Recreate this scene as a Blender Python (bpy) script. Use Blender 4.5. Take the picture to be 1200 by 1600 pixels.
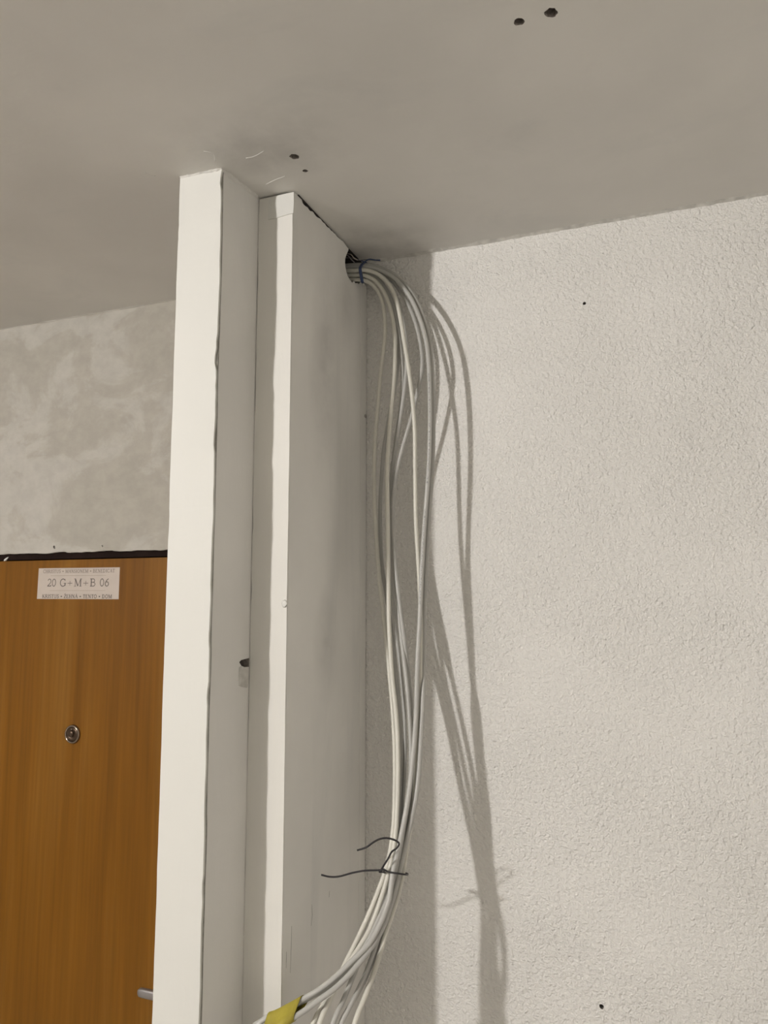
import bpy, bmesh, math, random
from mathutils import Vector
from mathutils.geometry import tessellate_polygon

# ------------------------------------------------------------------ reset
for o in list(bpy.data.objects):
    bpy.data.objects.remove(o, do_unlink=True)
scene = bpy.context.scene
COL = scene.collection

# ------------------------------------------------------------------ camera
cam_data = bpy.data.cameras.new('camera')
cam = bpy.data.objects.new('camera', cam_data)
COL.objects.link(cam)
cam.location = (0.0, 0.0, 1.88)
cam.rotation_euler = (math.radians(90 + 6.656), 0.0, math.radians(21.10))
cam_data.sensor_fit = 'VERTICAL'
cam_data.sensor_height = 36.0
cam_data.lens = 1177.6 / 1600.0 * 36.0
cam_data.clip_start = 0.05
scene.camera = cam

# ------------------------------------------------------------------ world, light, exposure
world = bpy.data.worlds.new('world')
scene.world = world
world.use_nodes = True
world.node_tree.nodes['Background'].inputs[0].default_value = (0.05, 0.05, 0.05, 1)
world.node_tree.nodes['Background'].inputs[1].default_value = 0.0

lamp_data = bpy.data.lights.new('ceiling_bulb', 'POINT')
lamp_data.energy = 163.0
lamp_data.color = (1.0, 0.96, 0.94)
lamp_data.shadow_soft_size = 0.042
lamp = bpy.data.objects.new('ceiling_bulb', lamp_data)
lamp.location = (-1.72, -1.12, 2.51)
COL.objects.link(lamp)

scene.view_settings.view_transform = 'Standard'
scene.view_settings.look = 'None'
scene.view_settings.gamma = 1.0
scene.view_settings.use_curve_mapping = False
scene.view_settings.exposure = 0.0

random.seed(7)
H = 2.60          # ceiling height
YW = 1.431        # face of the textured wall
YD = 1.449        # face of the wall with the door

# ------------------------------------------------------------------ materials
def new_mat(name):
    m = bpy.data.materials.new(name)
    m.use_nodes = True
    nt = m.node_tree
    b = nt.nodes['Principled BSDF']
    return m, nt, b

def node(nt, kind, **kw):
    n = nt.nodes.new(kind)
    for k, v in kw.items():
        setattr(n, k, v)
    return n

def coords(nt, scale=(1, 1, 1), loc=(0, 0, 0)):
    tc = node(nt, 'ShaderNodeTexCoord')
    mp = node(nt, 'ShaderNodeMapping')
    mp.inputs['Scale'].default_value = scale
    mp.inputs['Location'].default_value = loc
    nt.links.new(tc.outputs['Object'], mp.inputs['Vector'])
    return mp.outputs['Vector']

def noise(nt, vec, scale, detail=4.0, rough=0.55, dist=0.0):
    n = node(nt, 'ShaderNodeTexNoise')
    n.inputs['Scale'].default_value = scale
    n.inputs['Detail'].default_value = detail
    n.inputs['Roughness'].default_value = rough
    n.inputs['Distortion'].default_value = dist
    nt.links.new(vec, n.inputs['Vector'])
    return n.outputs['Fac']

def ramp(nt, fac, stops, interp='LINEAR'):
    r = node(nt, 'ShaderNodeValToRGB')
    r.color_ramp.interpolation = interp
    els = r.color_ramp.elements
    while len(els) < len(stops):
        els.new(0.5)
    for e, (p, c) in zip(els, stops):
        e.position = p
        e.color = (c, c, c, 1) if isinstance(c, (int, float)) else (*c, 1)
    nt.links.new(fac, r.inputs['Fac'])
    return r.outputs['Color']

def mix(nt, fac, a, b, mode='MIX'):
    m = node(nt, 'ShaderNodeMix', data_type='RGBA', blend_type=mode)
    for sock, v in ((m.inputs['Factor'], fac), (m.inputs['A'], a), (m.inputs['B'], b)):
        if isinstance(v, tuple):
            sock.default_value = (*v, 1)
        elif isinstance(v, (int, float)):
            sock.default_value = v
        else:
            nt.links.new(v, sock)
    return m.outputs['Result']

def math_n(nt, op, a, b=None, clamp=False):
    m = node(nt, 'ShaderNodeMath', operation=op, use_clamp=clamp)
    for s, v in zip(m.inputs, (a, b)):
        if v is None:
            continue
        if isinstance(v, (int, float)):
            s.default_value = v
        else:
            nt.links.new(v, s)
    return m.outputs[0]

def bump(nt, b, height, dist, strength=1.0, chain=None):
    n = node(nt, 'ShaderNodeBump')
    n.inputs['Distance'].default_value = dist
    n.inputs['Strength'].default_value = strength
    nt.links.new(height, n.inputs['Height'])
    if chain is not None:
        nt.links.new(chain, n.inputs['Normal'])
    if b is not None:
        nt.links.new(n.outputs['Normal'], b.inputs['Normal'])
    return n.outputs['Normal']

def blob(nt, centre, radius, stretch=(1, 1, 1)):
    """1 at a stain's centre falling to 0 at its rim, in room coordinates"""
    tc = node(nt, 'ShaderNodeTexCoord')
    s = node(nt, 'ShaderNodeVectorMath', operation='SUBTRACT')
    s.inputs[1].default_value = centre
    nt.links.new(tc.outputs['Object'], s.inputs[0])
    q = node(nt, 'ShaderNodeVectorMath', operation='MULTIPLY')
    q.inputs[1].default_value = stretch
    nt.links.new(s.outputs[0], q.inputs[0])
    ln = node(nt, 'ShaderNodeVectorMath', operation='LENGTH')
    nt.links.new(q.outputs[0], ln.inputs[0])
    return math_n(nt, 'SUBTRACT', 1.0, math_n(nt, 'DIVIDE', ln.outputs['Value'], radius), clamp=True)

PAINT = (0.80, 0.785, 0.745)

def mat_stipple():
    m, nt, b = new_mat('stippled_wall_paint')
    v = coords(nt)
    big = ramp(nt, noise(nt, v, 2.2, 3), [(0.35, (0.77, 0.755, 0.715)), (0.7, (0.82, 0.805, 0.765))])
    # a few dark pits in the roller texture, clustered
    pits = ramp(nt, noise(nt, v, 190, 2, 0.5), [(0.70, 0.0), (0.78, 1.0)])
    area = ramp(nt, noise(nt, v, 7, 2), [(0.50, 0.0), (0.68, 1.0)])
    col = mix(nt, math_n(nt, 'MULTIPLY', math_n(nt, 'MULTIPLY', pits, area), 0.6), big, (0.40, 0.38, 0.34))
    nt.links.new(col, b.inputs['Base Color'])
    b.inputs['Roughness'].default_value = 0.75
    b.inputs['Specular IOR Level'].default_value = 0.25
    h1 = noise(nt, v, 150, 2.0, 0.5, 0.3)
    h2 = noise(nt, v, 320, 2, 0.5)
    soft = ramp(nt, noise(nt, v, 5, 2), [(0.3, 0.7), (0.65, 1.0)])
    h = math_n(nt, 'ADD', math_n(nt, 'MULTIPLY', h1, 0.75), math_n(nt, 'MULTIPLY', h2, 0.35))
    h = math_n(nt, 'MULTIPLY', h, soft)
    bump(nt, b, h, 0.0072, 1.0)
    return m

def mat_smooth(name, tint=(1, 1, 1), seed=0.0, streak=(6, 6, 1.2), depth=0.0012, amount=1.0, stains_and_shade=()):
    """trowelled, painted plaster with faint smudges"""
    m, nt, b = new_mat(name)
    v = coords(nt, loc=(seed, seed * 0.7, seed * 1.3))
    vs = coords(nt, streak, (seed, 0, 0))
    c = [PAINT[i] * tint[i] for i in range(3)]
    lo = tuple(x * (1 - 0.10 * amount) for x in c)
    col = ramp(nt, noise(nt, v, 3.0, 4), [(0.34, lo), (0.66, tuple(c))])
    sm = ramp(nt, noise(nt, vs, 2.0, 5, 0.6, 0.6), [(0.56, 0.0), (0.74, 0.30 * amount)])
    col = mix(nt, sm, col, tuple(x * y for x, y in zip(c, (0.72, 0.74, 0.76))))
    for (cc, rr, st, am) in stains_and_shade:
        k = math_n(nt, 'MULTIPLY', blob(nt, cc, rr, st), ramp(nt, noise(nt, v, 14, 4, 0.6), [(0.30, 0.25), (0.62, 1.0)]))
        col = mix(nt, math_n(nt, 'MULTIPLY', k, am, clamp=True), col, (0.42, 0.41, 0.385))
    nt.links.new(col, b.inputs['Base Color'])
    b.inputs['Roughness'].default_value = 0.62
    b.inputs['Specular IOR Level'].default_value = 0.3
    h = math_n(nt, 'ADD', noise(nt, vs, 5, 4), math_n(nt, 'MULTIPLY', noise(nt, v, 120, 3), 0.10))
    bump(nt, b, h, depth * 2.2, 0.8)
    return m

def mat_patchy():
    """bare plaster over the door: skim patches of several greys"""
    m, nt, b = new_mat('patchy_plaster')
    v = coords(nt, (1, 1, 1.25), (3.1, 0, 0.4))
    a = noise(nt, v, 5.2, 5, 0.62, 0.5)
    col = ramp(nt, a, [(0.36, (0.362, 0.340, 0.292)), (0.47, (0.372, 0.348, 0.300)), (0.53, (0.412, 0.390, 0.345)), (0.72, (0.428, 0.406, 0.362))])
    fine = ramp(nt, noise(nt, v, 30, 4), [(0.35, 0.92), (0.65, 1.03)])
    col = mix(nt, 1.0, col, fine, 'MULTIPLY')
    nt.links.new(col, b.inputs['Base Color'])
    b.inputs['Roughness'].default_value = 0.85
    b.inputs['Specular IOR Level'].default_value = 0.2
    h = math_n(nt, 'ADD', noise(nt, v, 12, 5), math_n(nt, 'MULTIPLY', noise(nt, v, 90, 3), 0.2))
    bump(nt, b, h, 0.003, 0.6)
    return m

def mat_wood():
    m, nt, b = new_mat('beech_veneer')
    v = coords(nt, (9, 9, 0.55))
    v2 = coords(nt, (60, 60, 1.6))
    fig = noise(nt, v, 1.6, 4, 0.55, 0.5)
    col = ramp(nt, fig, [(0.30, (0.132, 0.052, 0.0035)), (0.5, (0.170, 0.070, 0.0055)), (0.72, (0.202, 0.093, 0.0130))])
    g = ramp(nt, noise(nt, v2, 1.5, 4), [(0.35, 0.86), (0.65, 1.06)])
    col = mix(nt, 1.0, col, g, 'MULTIPLY')
    v3 = coords(nt, (1, 1, 0.28))
    pores = ramp(nt, noise(nt, v3, 230, 2), [(0.66, 0.0), (0.74, 0.55)])
    zone = ramp(nt, noise(nt, coords(nt, (9, 9, 0.8), (2, 0, 0)), 1.5, 2), [(0.5, 0.0), (0.62, 1.0)])
    col = mix(nt, math_n(nt, 'MULTIPLY', pores, zone), col, (0.12, 0.05, 0.008))
    nt.links.new(col, b.inputs['Base Color'])
    b.inputs['Roughness'].default_value = 0.45
    b.inputs['Specular IOR Level'].default_value = 0.18
    return m

def mat_plain(name, col, rough=0.5, metal=0.0, spec=0.4, vary=0.0, scale=40.0):
    m, nt, b = new_mat(name)
    if vary:
        v = coords(nt)
        c = ramp(nt, noise(nt, v, scale, 3), [(0.35, tuple(x * (1 - vary) for x in col)), (0.65, col)])
        nt.links.new(c, b.inputs['Base Color'])
    else:
        b.inputs['Base Color'].default_value = (*col, 1)
    b.inputs['Roughness'].default_value = rough
    b.inputs['Metallic'].default_value = metal
    b.inputs['Specular IOR Level'].default_value = spec
    return m

def mat_print(col):
    """cable sheath with a line of small print along one side (u = metres along, v = round)"""
    m, nt, b = new_mat('printed_sheath')
    uv = node(nt, 'ShaderNodeUVMap')
    sep = node(nt, 'ShaderNodeSeparateXYZ')
    nt.links.new(uv.outputs['UV'], sep.inputs[0])
    u, v = sep.outputs[0], sep.outputs[1]
    band = math_n(nt, 'LESS_THAN', math_n(nt, 'ABSOLUTE', math_n(nt, 'SUBTRACT', v, 0.46)), 0.045)
    comb = node(nt, 'ShaderNodeCombineXYZ')
    nt.links.new(math_n(nt, 'MULTIPLY', u, 260.0), comb.inputs[0])
    nt.links.new(math_n(nt, 'MULTIPLY', v, 30.0), comb.inputs[1])
    dash = ramp(nt, noise(nt, comb.outputs[0], 1.0, 1), [(0.50, 0.0), (0.56, 0.75)])
    run = math_n(nt, 'GREATER_THAN', math_n(nt, 'FRACT', math_n(nt, 'MULTIPLY', u, 3.3)), 0.15)
    run = math_n(nt, 'MULTIPLY', run, math_n(nt, 'LESS_THAN', math_n(nt, 'ABSOLUTE', math_n(nt, 'SUBTRACT', u, 0.61)), 0.22))
    k = math_n(nt, 'MULTIPLY', math_n(nt, 'MULTIPLY', band, dash), run)
    nt.links.new(mix(nt, k, col, (0.10, 0.10, 0.10)), b.inputs['Base Color'])
    b.inputs['Roughness'].default_value = 0.42
    return m

M = {}
M['stipple'] = mat_stipple()
M['ceiling'] = mat_smooth('ceiling_paint', (0.90, 0.895, 0.885), 1.7, (1.6, 3.0, 1), 0.0005, 1.0,  # first spot: dirt smudge with some of the corner's shade painted in
                          stains_and_shade=[((-0.53, 1.37, 2.6), 0.17, (1.0, 0.9, 0), 0.75), ((-0.60, 0.98, 2.6), 0.16, (0.8, 1.3, 0), 0.55),
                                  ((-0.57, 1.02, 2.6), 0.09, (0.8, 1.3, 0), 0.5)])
M['ceiling_patch'] = mat_smooth('ceiling_patch_paint', (0.90, 0.90, 0.90), 5.5, (3, 3, 1), 0.0008, 0.8)
M['pillar'] = mat_smooth('pillar_paint', (0.92, 0.92, 0.90), 4.2, (6, 6, 0.8), 0.0008, 0.6)
M['pillar_side'] = mat_smooth('pillar_side_paint', (0.97, 0.97, 0.97), 6.1, (5, 5, 0.7), 0.0010, 0.8)
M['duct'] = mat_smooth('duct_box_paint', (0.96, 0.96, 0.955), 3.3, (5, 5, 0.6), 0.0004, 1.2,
                       stains_and_shade=[((-0.60, 1.24, 2.32), 0.11, (1, 1.7, 0.45), 0.55), ((-0.60, 1.26, 1.80), 0.09, (1, 1.6, 0.8), 0.45),
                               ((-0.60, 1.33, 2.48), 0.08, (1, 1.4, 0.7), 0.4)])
M['skim'] = mat_smooth('white_skim', (0.86, 0.87, 0.855), 2.9, (4, 4, 0.8), 0.0008, 0.35)
M['filler'] = mat_plain('grey_filler', (0.66, 0.645, 0.60), 0.85, vary=0.25, scale=60, spec=0.2)
M['raw'] = mat_plain('bare_plaster_edge', (0.34, 0.325, 0.29), 0.9, vary=0.3, scale=80, spec=0.2)
M['hole'] = mat_plain('drill_dust', (0.30, 0.27, 0.24), 0.95, vary=0.4, scale=300, spec=0.1)
M['box_shade'] = mat_plain('duct_shade', (0.07, 0.065, 0.06), 0.95, vary=0.3, spec=0.1)  # near-black colour stands for the shade within the hollow box
M['patchy'] = mat_patchy()
M['room'] = mat_smooth('room_paint', (0.98, 0.98, 0.98), 12.0, (2, 2, 1), 0.0010, 0.5)
M['bounce_cut'] = mat_smooth('bounce_cut_grey', (0.40, 0.395, 0.39), 14.0, (2, 2, 1), 0.0010, 0.5)  # grey for the unseen rear and left walls, darkened to cut bounced light
M['floor'] = mat_plain('concrete_floor', (0.50, 0.47, 0.42), 0.8, vary=0.2, scale=6)
M['wood'] = mat_wood()
M['frame'] = mat_plain('dark_brown_frame', (0.018, 0.011, 0.009), 0.85, vary=0.3, scale=20, spec=0.05)
M['paper'] = mat_plain('label_paper', (0.46, 0.40, 0.345), 0.7, vary=0.05, scale=30)
M['ink'] = mat_plain('grey_ink', (0.085, 0.072, 0.065), 0.7)
M['ink_pale'] = mat_plain('faded_ink', (0.20, 0.17, 0.15), 0.7)
M['chrome'] = mat_plain('polished_ring', (0.30, 0.24, 0.19), 0.14, 1.0)
M['bronze'] = mat_plain('dark_bronze', (0.075, 0.048, 0.03), 0.32, 0.6)
M['satin'] = mat_plain('satin_aluminium', (0.34, 0.32, 0.31), 0.42, 0.75)
CABLE = (0.56, 0.545, 0.485)
M['cable_a'] = mat_plain('cream_sheath', (0.67, 0.655, 0.58), 0.4, vary=0.06, scale=12)
M['cable_b'] = mat_plain('grey_sheath', (0.46, 0.455, 0.425), 0.4, vary=0.06, scale=12)
M['cable_p'] = mat_print((0.47, 0.465, 0.435))
M['blue'] = mat_plain('blue_tie_plastic', (0.042, 0.065, 0.145), 0.45)
M['wire'] = mat_plain('black_wire', (0.022, 0.020, 0.022), 0.5)
M['tape'] = mat_plain('yellow_tape', (0.40, 0.335, 0.045), 0.5, vary=0.2, scale=50)
M['core'] = mat_plain('thin_wire', (0.16, 0.15, 0.15), 0.5)
M['copper'] = mat_plain('bare_strand', (0.55, 0.50, 0.44), 0.35, 0.8)

# ------------------------------------------------------------------ mesh helpers
def link(name, me, mat, parent=None):
    o = bpy.data.objects.new(name, me)
    COL.objects.link(o)
    for mm in (mat if isinstance(mat, (list, tuple)) else [mat]):
        me.materials.append(mm)
    if parent is not None:
        o.parent = parent
    return o

def from_bm(name, bm, mat, parent=None, smooth=False):
    bmesh.ops.recalc_face_normals(bm, faces=bm.faces)
    me = bpy.data.meshes.new(name)
    bm.to_mesh(me)
    bm.free()
    if smooth:
        for p in me.polygons:
            p.use_smooth = True
    return link(name, me, mat, parent)

def box_bm(x0, x1, y0, y1, z0, z1):
    bm = bmesh.new()
    vs = [bm.verts.new((x, y, z)) for z in (z0, z1) for y in (y0, y1) for x in (x0, x1)]
    for f in ((0, 1, 3, 2), (4, 6, 7, 5), (0, 4, 5, 1), (2, 3, 7, 6), (0, 2, 6, 4), (1, 5, 7, 3)):
        bm.faces.new([vs[i] for i in f])
    return bm

def box(name, x0, x1, y0, y1, z0, z1, mat, parent=None, bevel=0.0):
    bm = box_bm(x0, x1, y0, y1, z0, z1)
    if bevel:
        bmesh.ops.bevel(bm, geom=list(bm.edges), offset=bevel, segments=2, affect='EDGES')
    return from_bm(name, bm, mat, parent)

def loft(name, rings, mat, parent=None, smooth=False, closed=False, caps=True):
    """rings: equal-length closed loops of points, skinned in order"""
    bm = bmesh.new()
    vr = [[bm.verts.new(p) for p in r] for r in rings]
    n = len(rings[0])
    pairs = list(zip(vr, vr[1:])) + ([(vr[-1], vr[0])] if closed else [])
    for a, b in pairs:
        for i in range(n):
            bm.faces.new((a[i], a[(i + 1) % n], b[(i + 1) % n], b[i]))
    if caps and not closed:
        bm.faces.new(vr[0])
        bm.faces.new(list(reversed(vr[-1])))
    return from_bm(name, bm, mat, parent, smooth)

def extrude_poly(name, pts, direction, mat, parent=None):
    """flat outline (3-D points) given a real thickness"""
    bm = bmesh.new()
    a = [bm.verts.new(p) for p in pts]
    d = Vector(direction)
    b = [bm.verts.new(Vector(p) + d) for p in pts]
    n = len(pts)
    for tri in tessellate_polygon([[Vector(p) for p in pts]]):
        bm.faces.new([a[i] for i in tri])
        bm.faces.new([b[i] for i in reversed(tri)])
    for i in range(n):
        bm.faces.new((a[i], b[i], b[(i + 1) % n], a[(i + 1) % n]))
    return from_bm(name, bm, mat, parent)

def catmull(P, n):
    P = [Vector(p) for p in P]
    Q = [2 * P[0] - P[1]] + P + [2 * P[-1] - P[-2]]
    out = []
    for i in range(1, len(Q) - 2):
        a, b, c, d = Q[i - 1:i + 3]
        for k in range(n):
            t = k / n
            out.append(0.5 * (2 * b + (c - a) * t + (2 * a - 5 * b + 4 * c - d) * t * t + (3 * b - a - 3 * c + d) * t ** 3))
    out.append(P[-1])
    return out

def tube(name, path, r, mat, parent=None, sides=10, sub=3, uv=False):
    pts = catmull(path, sub)
    ref = Vector((0.35, -1.0, 0.12)).normalized()
    rings = []
    prev = None
    for i, p in enumerate(pts):
        t = (pts[min(i + 1, len(pts) - 1)] - pts[max(i - 1, 0)]).normalized()
        if uv or prev is None:
            nrm = ref - t * ref.dot(t)
        else:
            nrm = prev - t * prev.dot(t)
        if nrm.length < 1e-4:
            nrm = t.orthogonal()
        nrm.normalize()
        prev = nrm
        bi = t.cross(nrm)
        # v = 0.5 faces the room
        rings.append([p + r * (-math.cos(2 * math.pi * k / sides) * nrm + math.sin(2 * math.pi * k / sides) * bi) for k in range(sides)])
    o = loft(name, rings, mat, parent, smooth=True)
    if uv:
        me = o.data
        lay = me.uv_layers.new(name='UVMap')
        length = [0.0]
        for a, b in zip(pts, pts[1:]):
            length.append(length[-1] + (b - a).length)
        for poly in me.polygons:
            ks = [me.loops[li].vertex_index % sides for li in poly.loop_indices]
            wrap = (0 in ks) and (sides - 1 in ks)
            for li in poly.loop_indices:
                vi = me.loops[li].vertex_index
                k = vi % sides
                vv = (sides if (wrap and k == 0) else k) / sides
                lay.data[li].uv = (length[vi // sides], vv)
    return o

def lathe(name, profile, centre, mat, parent=None, seg=40, axis='Y'):
    """profile: (radius, offset along the axis towards the room)"""
    bm = bmesh.new()
    rings = []
    for (r, h) in profile:
        ring = []
        for k in range(seg):
            a = 2 * math.pi * k / seg
            ring.append(bm.verts.new((centre[0] + r * math.cos(a), centre[1] - h, centre[2] + r * math.sin(a))))
        rings.append(ring)
    for a, b in zip(rings, rings[1:]):
        for k in range(seg):
            bm.faces.new((a[k], a[(k + 1) % seg], b[(k + 1) % seg], b[k]))
    bm.faces.new(rings[0])
    bm.faces.new(list(reversed(rings[-1])))
    return from_bm(name, bm, mat, parent, smooth=True)

def rag(n, amp, seed, smooth=2, chips=0.0, chip=0.0):
    """a wandering ragged offset along an edge, with the odd bite out of it"""
    rr = random.Random(seed)
    a = [rr.uniform(-1, 1) for _ in range(n)]
    for _ in range(smooth):
        a = [(a[max(i - 1, 0)] + 2 * a[i] + a[min(i + 1, n - 1)]) / 4 for i in range(n)]
    m = max(abs(x) for x in a) or 1
    a = [x / m * amp for x in a]
    i = 0
    while i < n:
        if rr.random() < chips:
            w = rr.randint(1, 4)
            for k in range(w):
                if i + k < n:
                    a[i + k] -= chip * rr.uniform(0.4, 1.0)
            i += w
        i += 1
    return a

def cut(obj, cutters):
    for c in cutters:
        md = obj.modifiers.new('cut', 'BOOLEAN')
        md.operation = 'DIFFERENCE'
        md.object = c
        md.solver = 'EXACT'
        md.material_mode = 'TRANSFER'
    dg = bpy.context.evaluated_depsgraph_get()
    me = bpy.data.meshes.new_from_object(obj.evaluated_get(dg))
    obj.modifiers.clear()
    old = obj.data
    obj.data = me
    bpy.data.meshes.remove(old)
    for c in cutters:
        d = c.data
        bpy.data.objects.remove(c, do_unlink=True)
        bpy.data.meshes.remove(d)

def drill(centre, direction, r, depth, seed, ell=1.0, mat='hole'):
    """a slightly irregular drilled hole, used as a cutter"""
    rr = random.Random(seed)
    c = Vector(centre)
    d = Vector(direction).normalized()
    u = d.orthogonal().normalized()
    v = d.cross(u)
    n = 16
    rad = [r * rr.uniform(0.88, 1.12) for _ in range(n)]
    rings = []
    for (h, s) in ((-0.004, 1.12), (0.0, 1.06), (0.002, 0.97), (depth, 0.9)):
        rings.append([c + d * h + s * rad[k] * (u * math.cos(2 * math.pi * k / n) * ell + v * math.sin(2 * math.pi * k / n)) for k in range(n)])
    return loft('cutter', rings, M[mat])

def tag(o, label=None, cat=None, group=None, kind=None):
    if label:
        o['label'] = label
    if cat:
        o['category'] = cat
    if group:
        o['group'] = group
    if kind:
        o['kind'] = kind
    return o

def empty(name, loc):
    o = bpy.data.objects.new(name, None)
    o.location = loc
    o.empty_display_size = 0.05
    COL.objects.link(o)
    return o

# ------------------------------------------------------------------ room shell
X0, X1, Y0 = -2.90, 0.80, -3.00  # X1 kept close so the unseen right wall bounces light onto the box

floor = box('floor', X0 - 0.1, X1 + 0.1, Y0 - 0.1, 1.6, -0.1, 0.0, M['floor'])
tag(floor, 'grey concrete floor below the cables', 'floor', kind='structure')

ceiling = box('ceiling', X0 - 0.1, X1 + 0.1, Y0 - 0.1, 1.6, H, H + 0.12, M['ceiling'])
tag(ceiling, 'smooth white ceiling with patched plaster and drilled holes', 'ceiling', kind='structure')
cut(ceiling, [drill((-0.1146, 0.8698, H), (0, 0, 1), 0.0070, 0.016, 1, 1.15),
              drill((-0.1543, 0.8701, H), (0, 0, 1), 0.0060, 0.016, 2),
              drill((-0.5533, 1.0268, H), (0, 0, 1), 0.0066, 0.014, 3, 1.2),
              drill((-0.5553, 1.0697, H), (0, 0, 1), 0.0042, 0.012, 4)])

wall_right = box('wall_right', -0.70, X1 + 0.1, YW, YW + 0.12, 0.0, H, M['stipple'])
tag(wall_right, 'white stippled wall to the right of the cables', 'wall', kind='structure')
cut(wall_right, [drill((-0.1414, YW, 2.4436), (0, 1, 0), 0.0028, 0.03, 5),
                 drill((-0.1502, YW, 1.1836), (0, 1, 0), 0.0040, 0.03, 6, 0.85)])

for nm, b_, lab in (('wall_left', (X0 - 0.1, X0, Y0 - 0.1, 1.6, 0, H), 'unseen wall left of the wooden door, greyed to cut bounced light'),
                    ('wall_rear', (X0, X1, Y0 - 0.1, Y0, 0, H), 'unseen rear wall, greyed to cut bounced light'),
                    ('wall_bounce', (X1, X1 + 0.1, Y0 - 0.1, YW, 0, H), 'unseen white right wall, set close to bounce light onto the box')):
    tag(box(nm, *b_, M['room'] if nm == 'wall_bounce' else M['bounce_cut']), lab, 'wall', kind='structure')

# --- wall with the door: jambs and a lintel whose lower edge is ragged
DX0, DX1 = -1.80, -0.90       # opening
ZL = 1.996                    # lower edge of the plaster over the door
wall_door = box('wall_door', X0, DX0, YD, YD + 0.12, 0.0, H, M['patchy'])
tag(wall_door, 'patchy grey plaster wall above the wooden door', 'wall', kind='structure')
box('wall_pier', DX1, -0.70, YD, YD + 0.12, 0.0, H, M['patchy'], wall_door)
n = 121
low = rag(n, 0.0022, 31, 2, 0.03, -0.002)
rings = []
for i in range(n):
    x = DX0 + (DX1 - DX0) * i / (n - 1)
    z = ZL + low[i]
    rings.append([(x, YD, z), (x, YD, H), (x, YD + 0.12, H), (x, YD + 0.12, z)])
lintel = loft('wall_lintel', rings, M['patchy'], wall_door)
cut(lintel, [drill((-1.4364, YD, 2.0101), (0, 1, 0), 0.0045, 0.004, 8, 0.7, 'raw'), drill((-1.2872, YD, 2.0090), (0, 1, 0), 0.0024, 0.003, 9, 0.7, 'raw')])

# --- plaster bead along the joint of ceiling and stippled wall
def bead(name, p0, p1, away, w, h, seed, mat, parent, n=90, up=-1):
    """irregular filler fillet: runs p0-p1, reaches w across the ceiling and h down the wall"""
    p0, p1, away = Vector(p0), Vector(p1), Vector(away).normalized()
    rw, rh, rk = rag(n, 0.5, seed, 2), rag(n, 0.5, seed + 1, 2), rag(n, 0.3, seed + 2, 1)
    rings = []
    for i in range(n):
        p = p0.lerp(p1, i / (n - 1))
        ww, hh = w * (1 + rw[i]), h * (1 + rh[i])
        rings.append([p - away * 0.002 + Vector((0, 0, 0.003)), p + away * ww + Vector((0, 0, 0.0005)),
                      p + away * ww * 0.45 - Vector((0, 0, hh * (0.42 + rk[i]))), p - away * 0.001 - Vector((0, 0, hh))])
    return loft(name, rings, mat, parent)

bead('ceiling_filler_bead', (-0.585, YW, H), (X1, YW, H), (0, -1, 0), 0.010, 0.0032, 51, M['filler'], ceiling, 320)  # filler bead, its darker grey also paints the joint's shadow line
bead('ceiling_filler_bead', (X0, YD, H), (-0.76, YD, H), (0, -1, 0), 0.003, 0.003, 57, M['patchy'], ceiling, 120)

# ridges of filler left on the ceiling round the pillars
for pts in (((-0.6378, 1.0823), (-0.6162, 1.0755), (-0.5940, 1.0714)), ((-0.6294, 1.0013), (-0.6129, 1.0019), (-0.5921, 0.9948)),
            ((-0.6827, 0.9598), (-0.6723, 0.9714), (-0.6816, 0.9909)), ((-0.8108, 0.9732), (-0.8087, 0.9822), (-0.8013, 0.9914))):
    tube('plaster_ridge', [(x, y, H + 0.0002) for x, y in pts], 0.0007, M['ceiling_patch'], ceiling, 8, 4)

# ------------------------------------------------------------------ door
door = empty('door_1', (-1.35, 1.462, 0.0))
tag(door, 'orange brown wooden door with peephole and blessing label', 'door', kind='structure')
def under(o, parent):
    o.parent = parent
    o.matrix_parent_inverse = parent.matrix_world.inverted() if parent.type != 'EMPTY' else o.matrix_parent_inverse
    return o
DP = Vector((-1.35, 1.462, 0.0))
def shift(o, d=DP):
    for v in o.data.vertices:
        v.co -= d
    return o
YL = 1.462                    # face of the leaf
leaf = box('door_leaf', -1.765, -0.935, YL, YL + 0.04, 0.006, 1.979, M['wood'], door, 0.0012)
shift(leaf)
head = box('door_frame_head', DX0, DX1, YD + 0.010, YD + 0.11, 1.9815, ZL + 0.012, M['frame'], door)
shift(head)
for a, b_ in ((DX0, -1.768), (-0.932, DX1)):
    shift(box('door_frame_post', a, b_, YD + 0.010, YD + 0.11, 0.0, 1.9815, M['frame'], door))
bm = bmesh.new()
bmesh.ops.create_icosphere(bm, subdivisions=2, radius=1.0)
rr = random.Random(3)
for v in bm.verts:
    k = rr.uniform(0.8, 1.2)
    x, y, z = v.co.x * 0.0085 * k, v.co.y * 0.004, v.co.z * 0.0028 * k
    a = math.radians(32)
    v.co = (x * math.cos(a) - z * math.sin(a), y, x * math.sin(a) + z * math.cos(a))
    v.co += Vector((-1.604, YL - 0.002, 1.9845)) - DP
o = from_bm('plaster_splash', bm, M['skim'], door, True)

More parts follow.
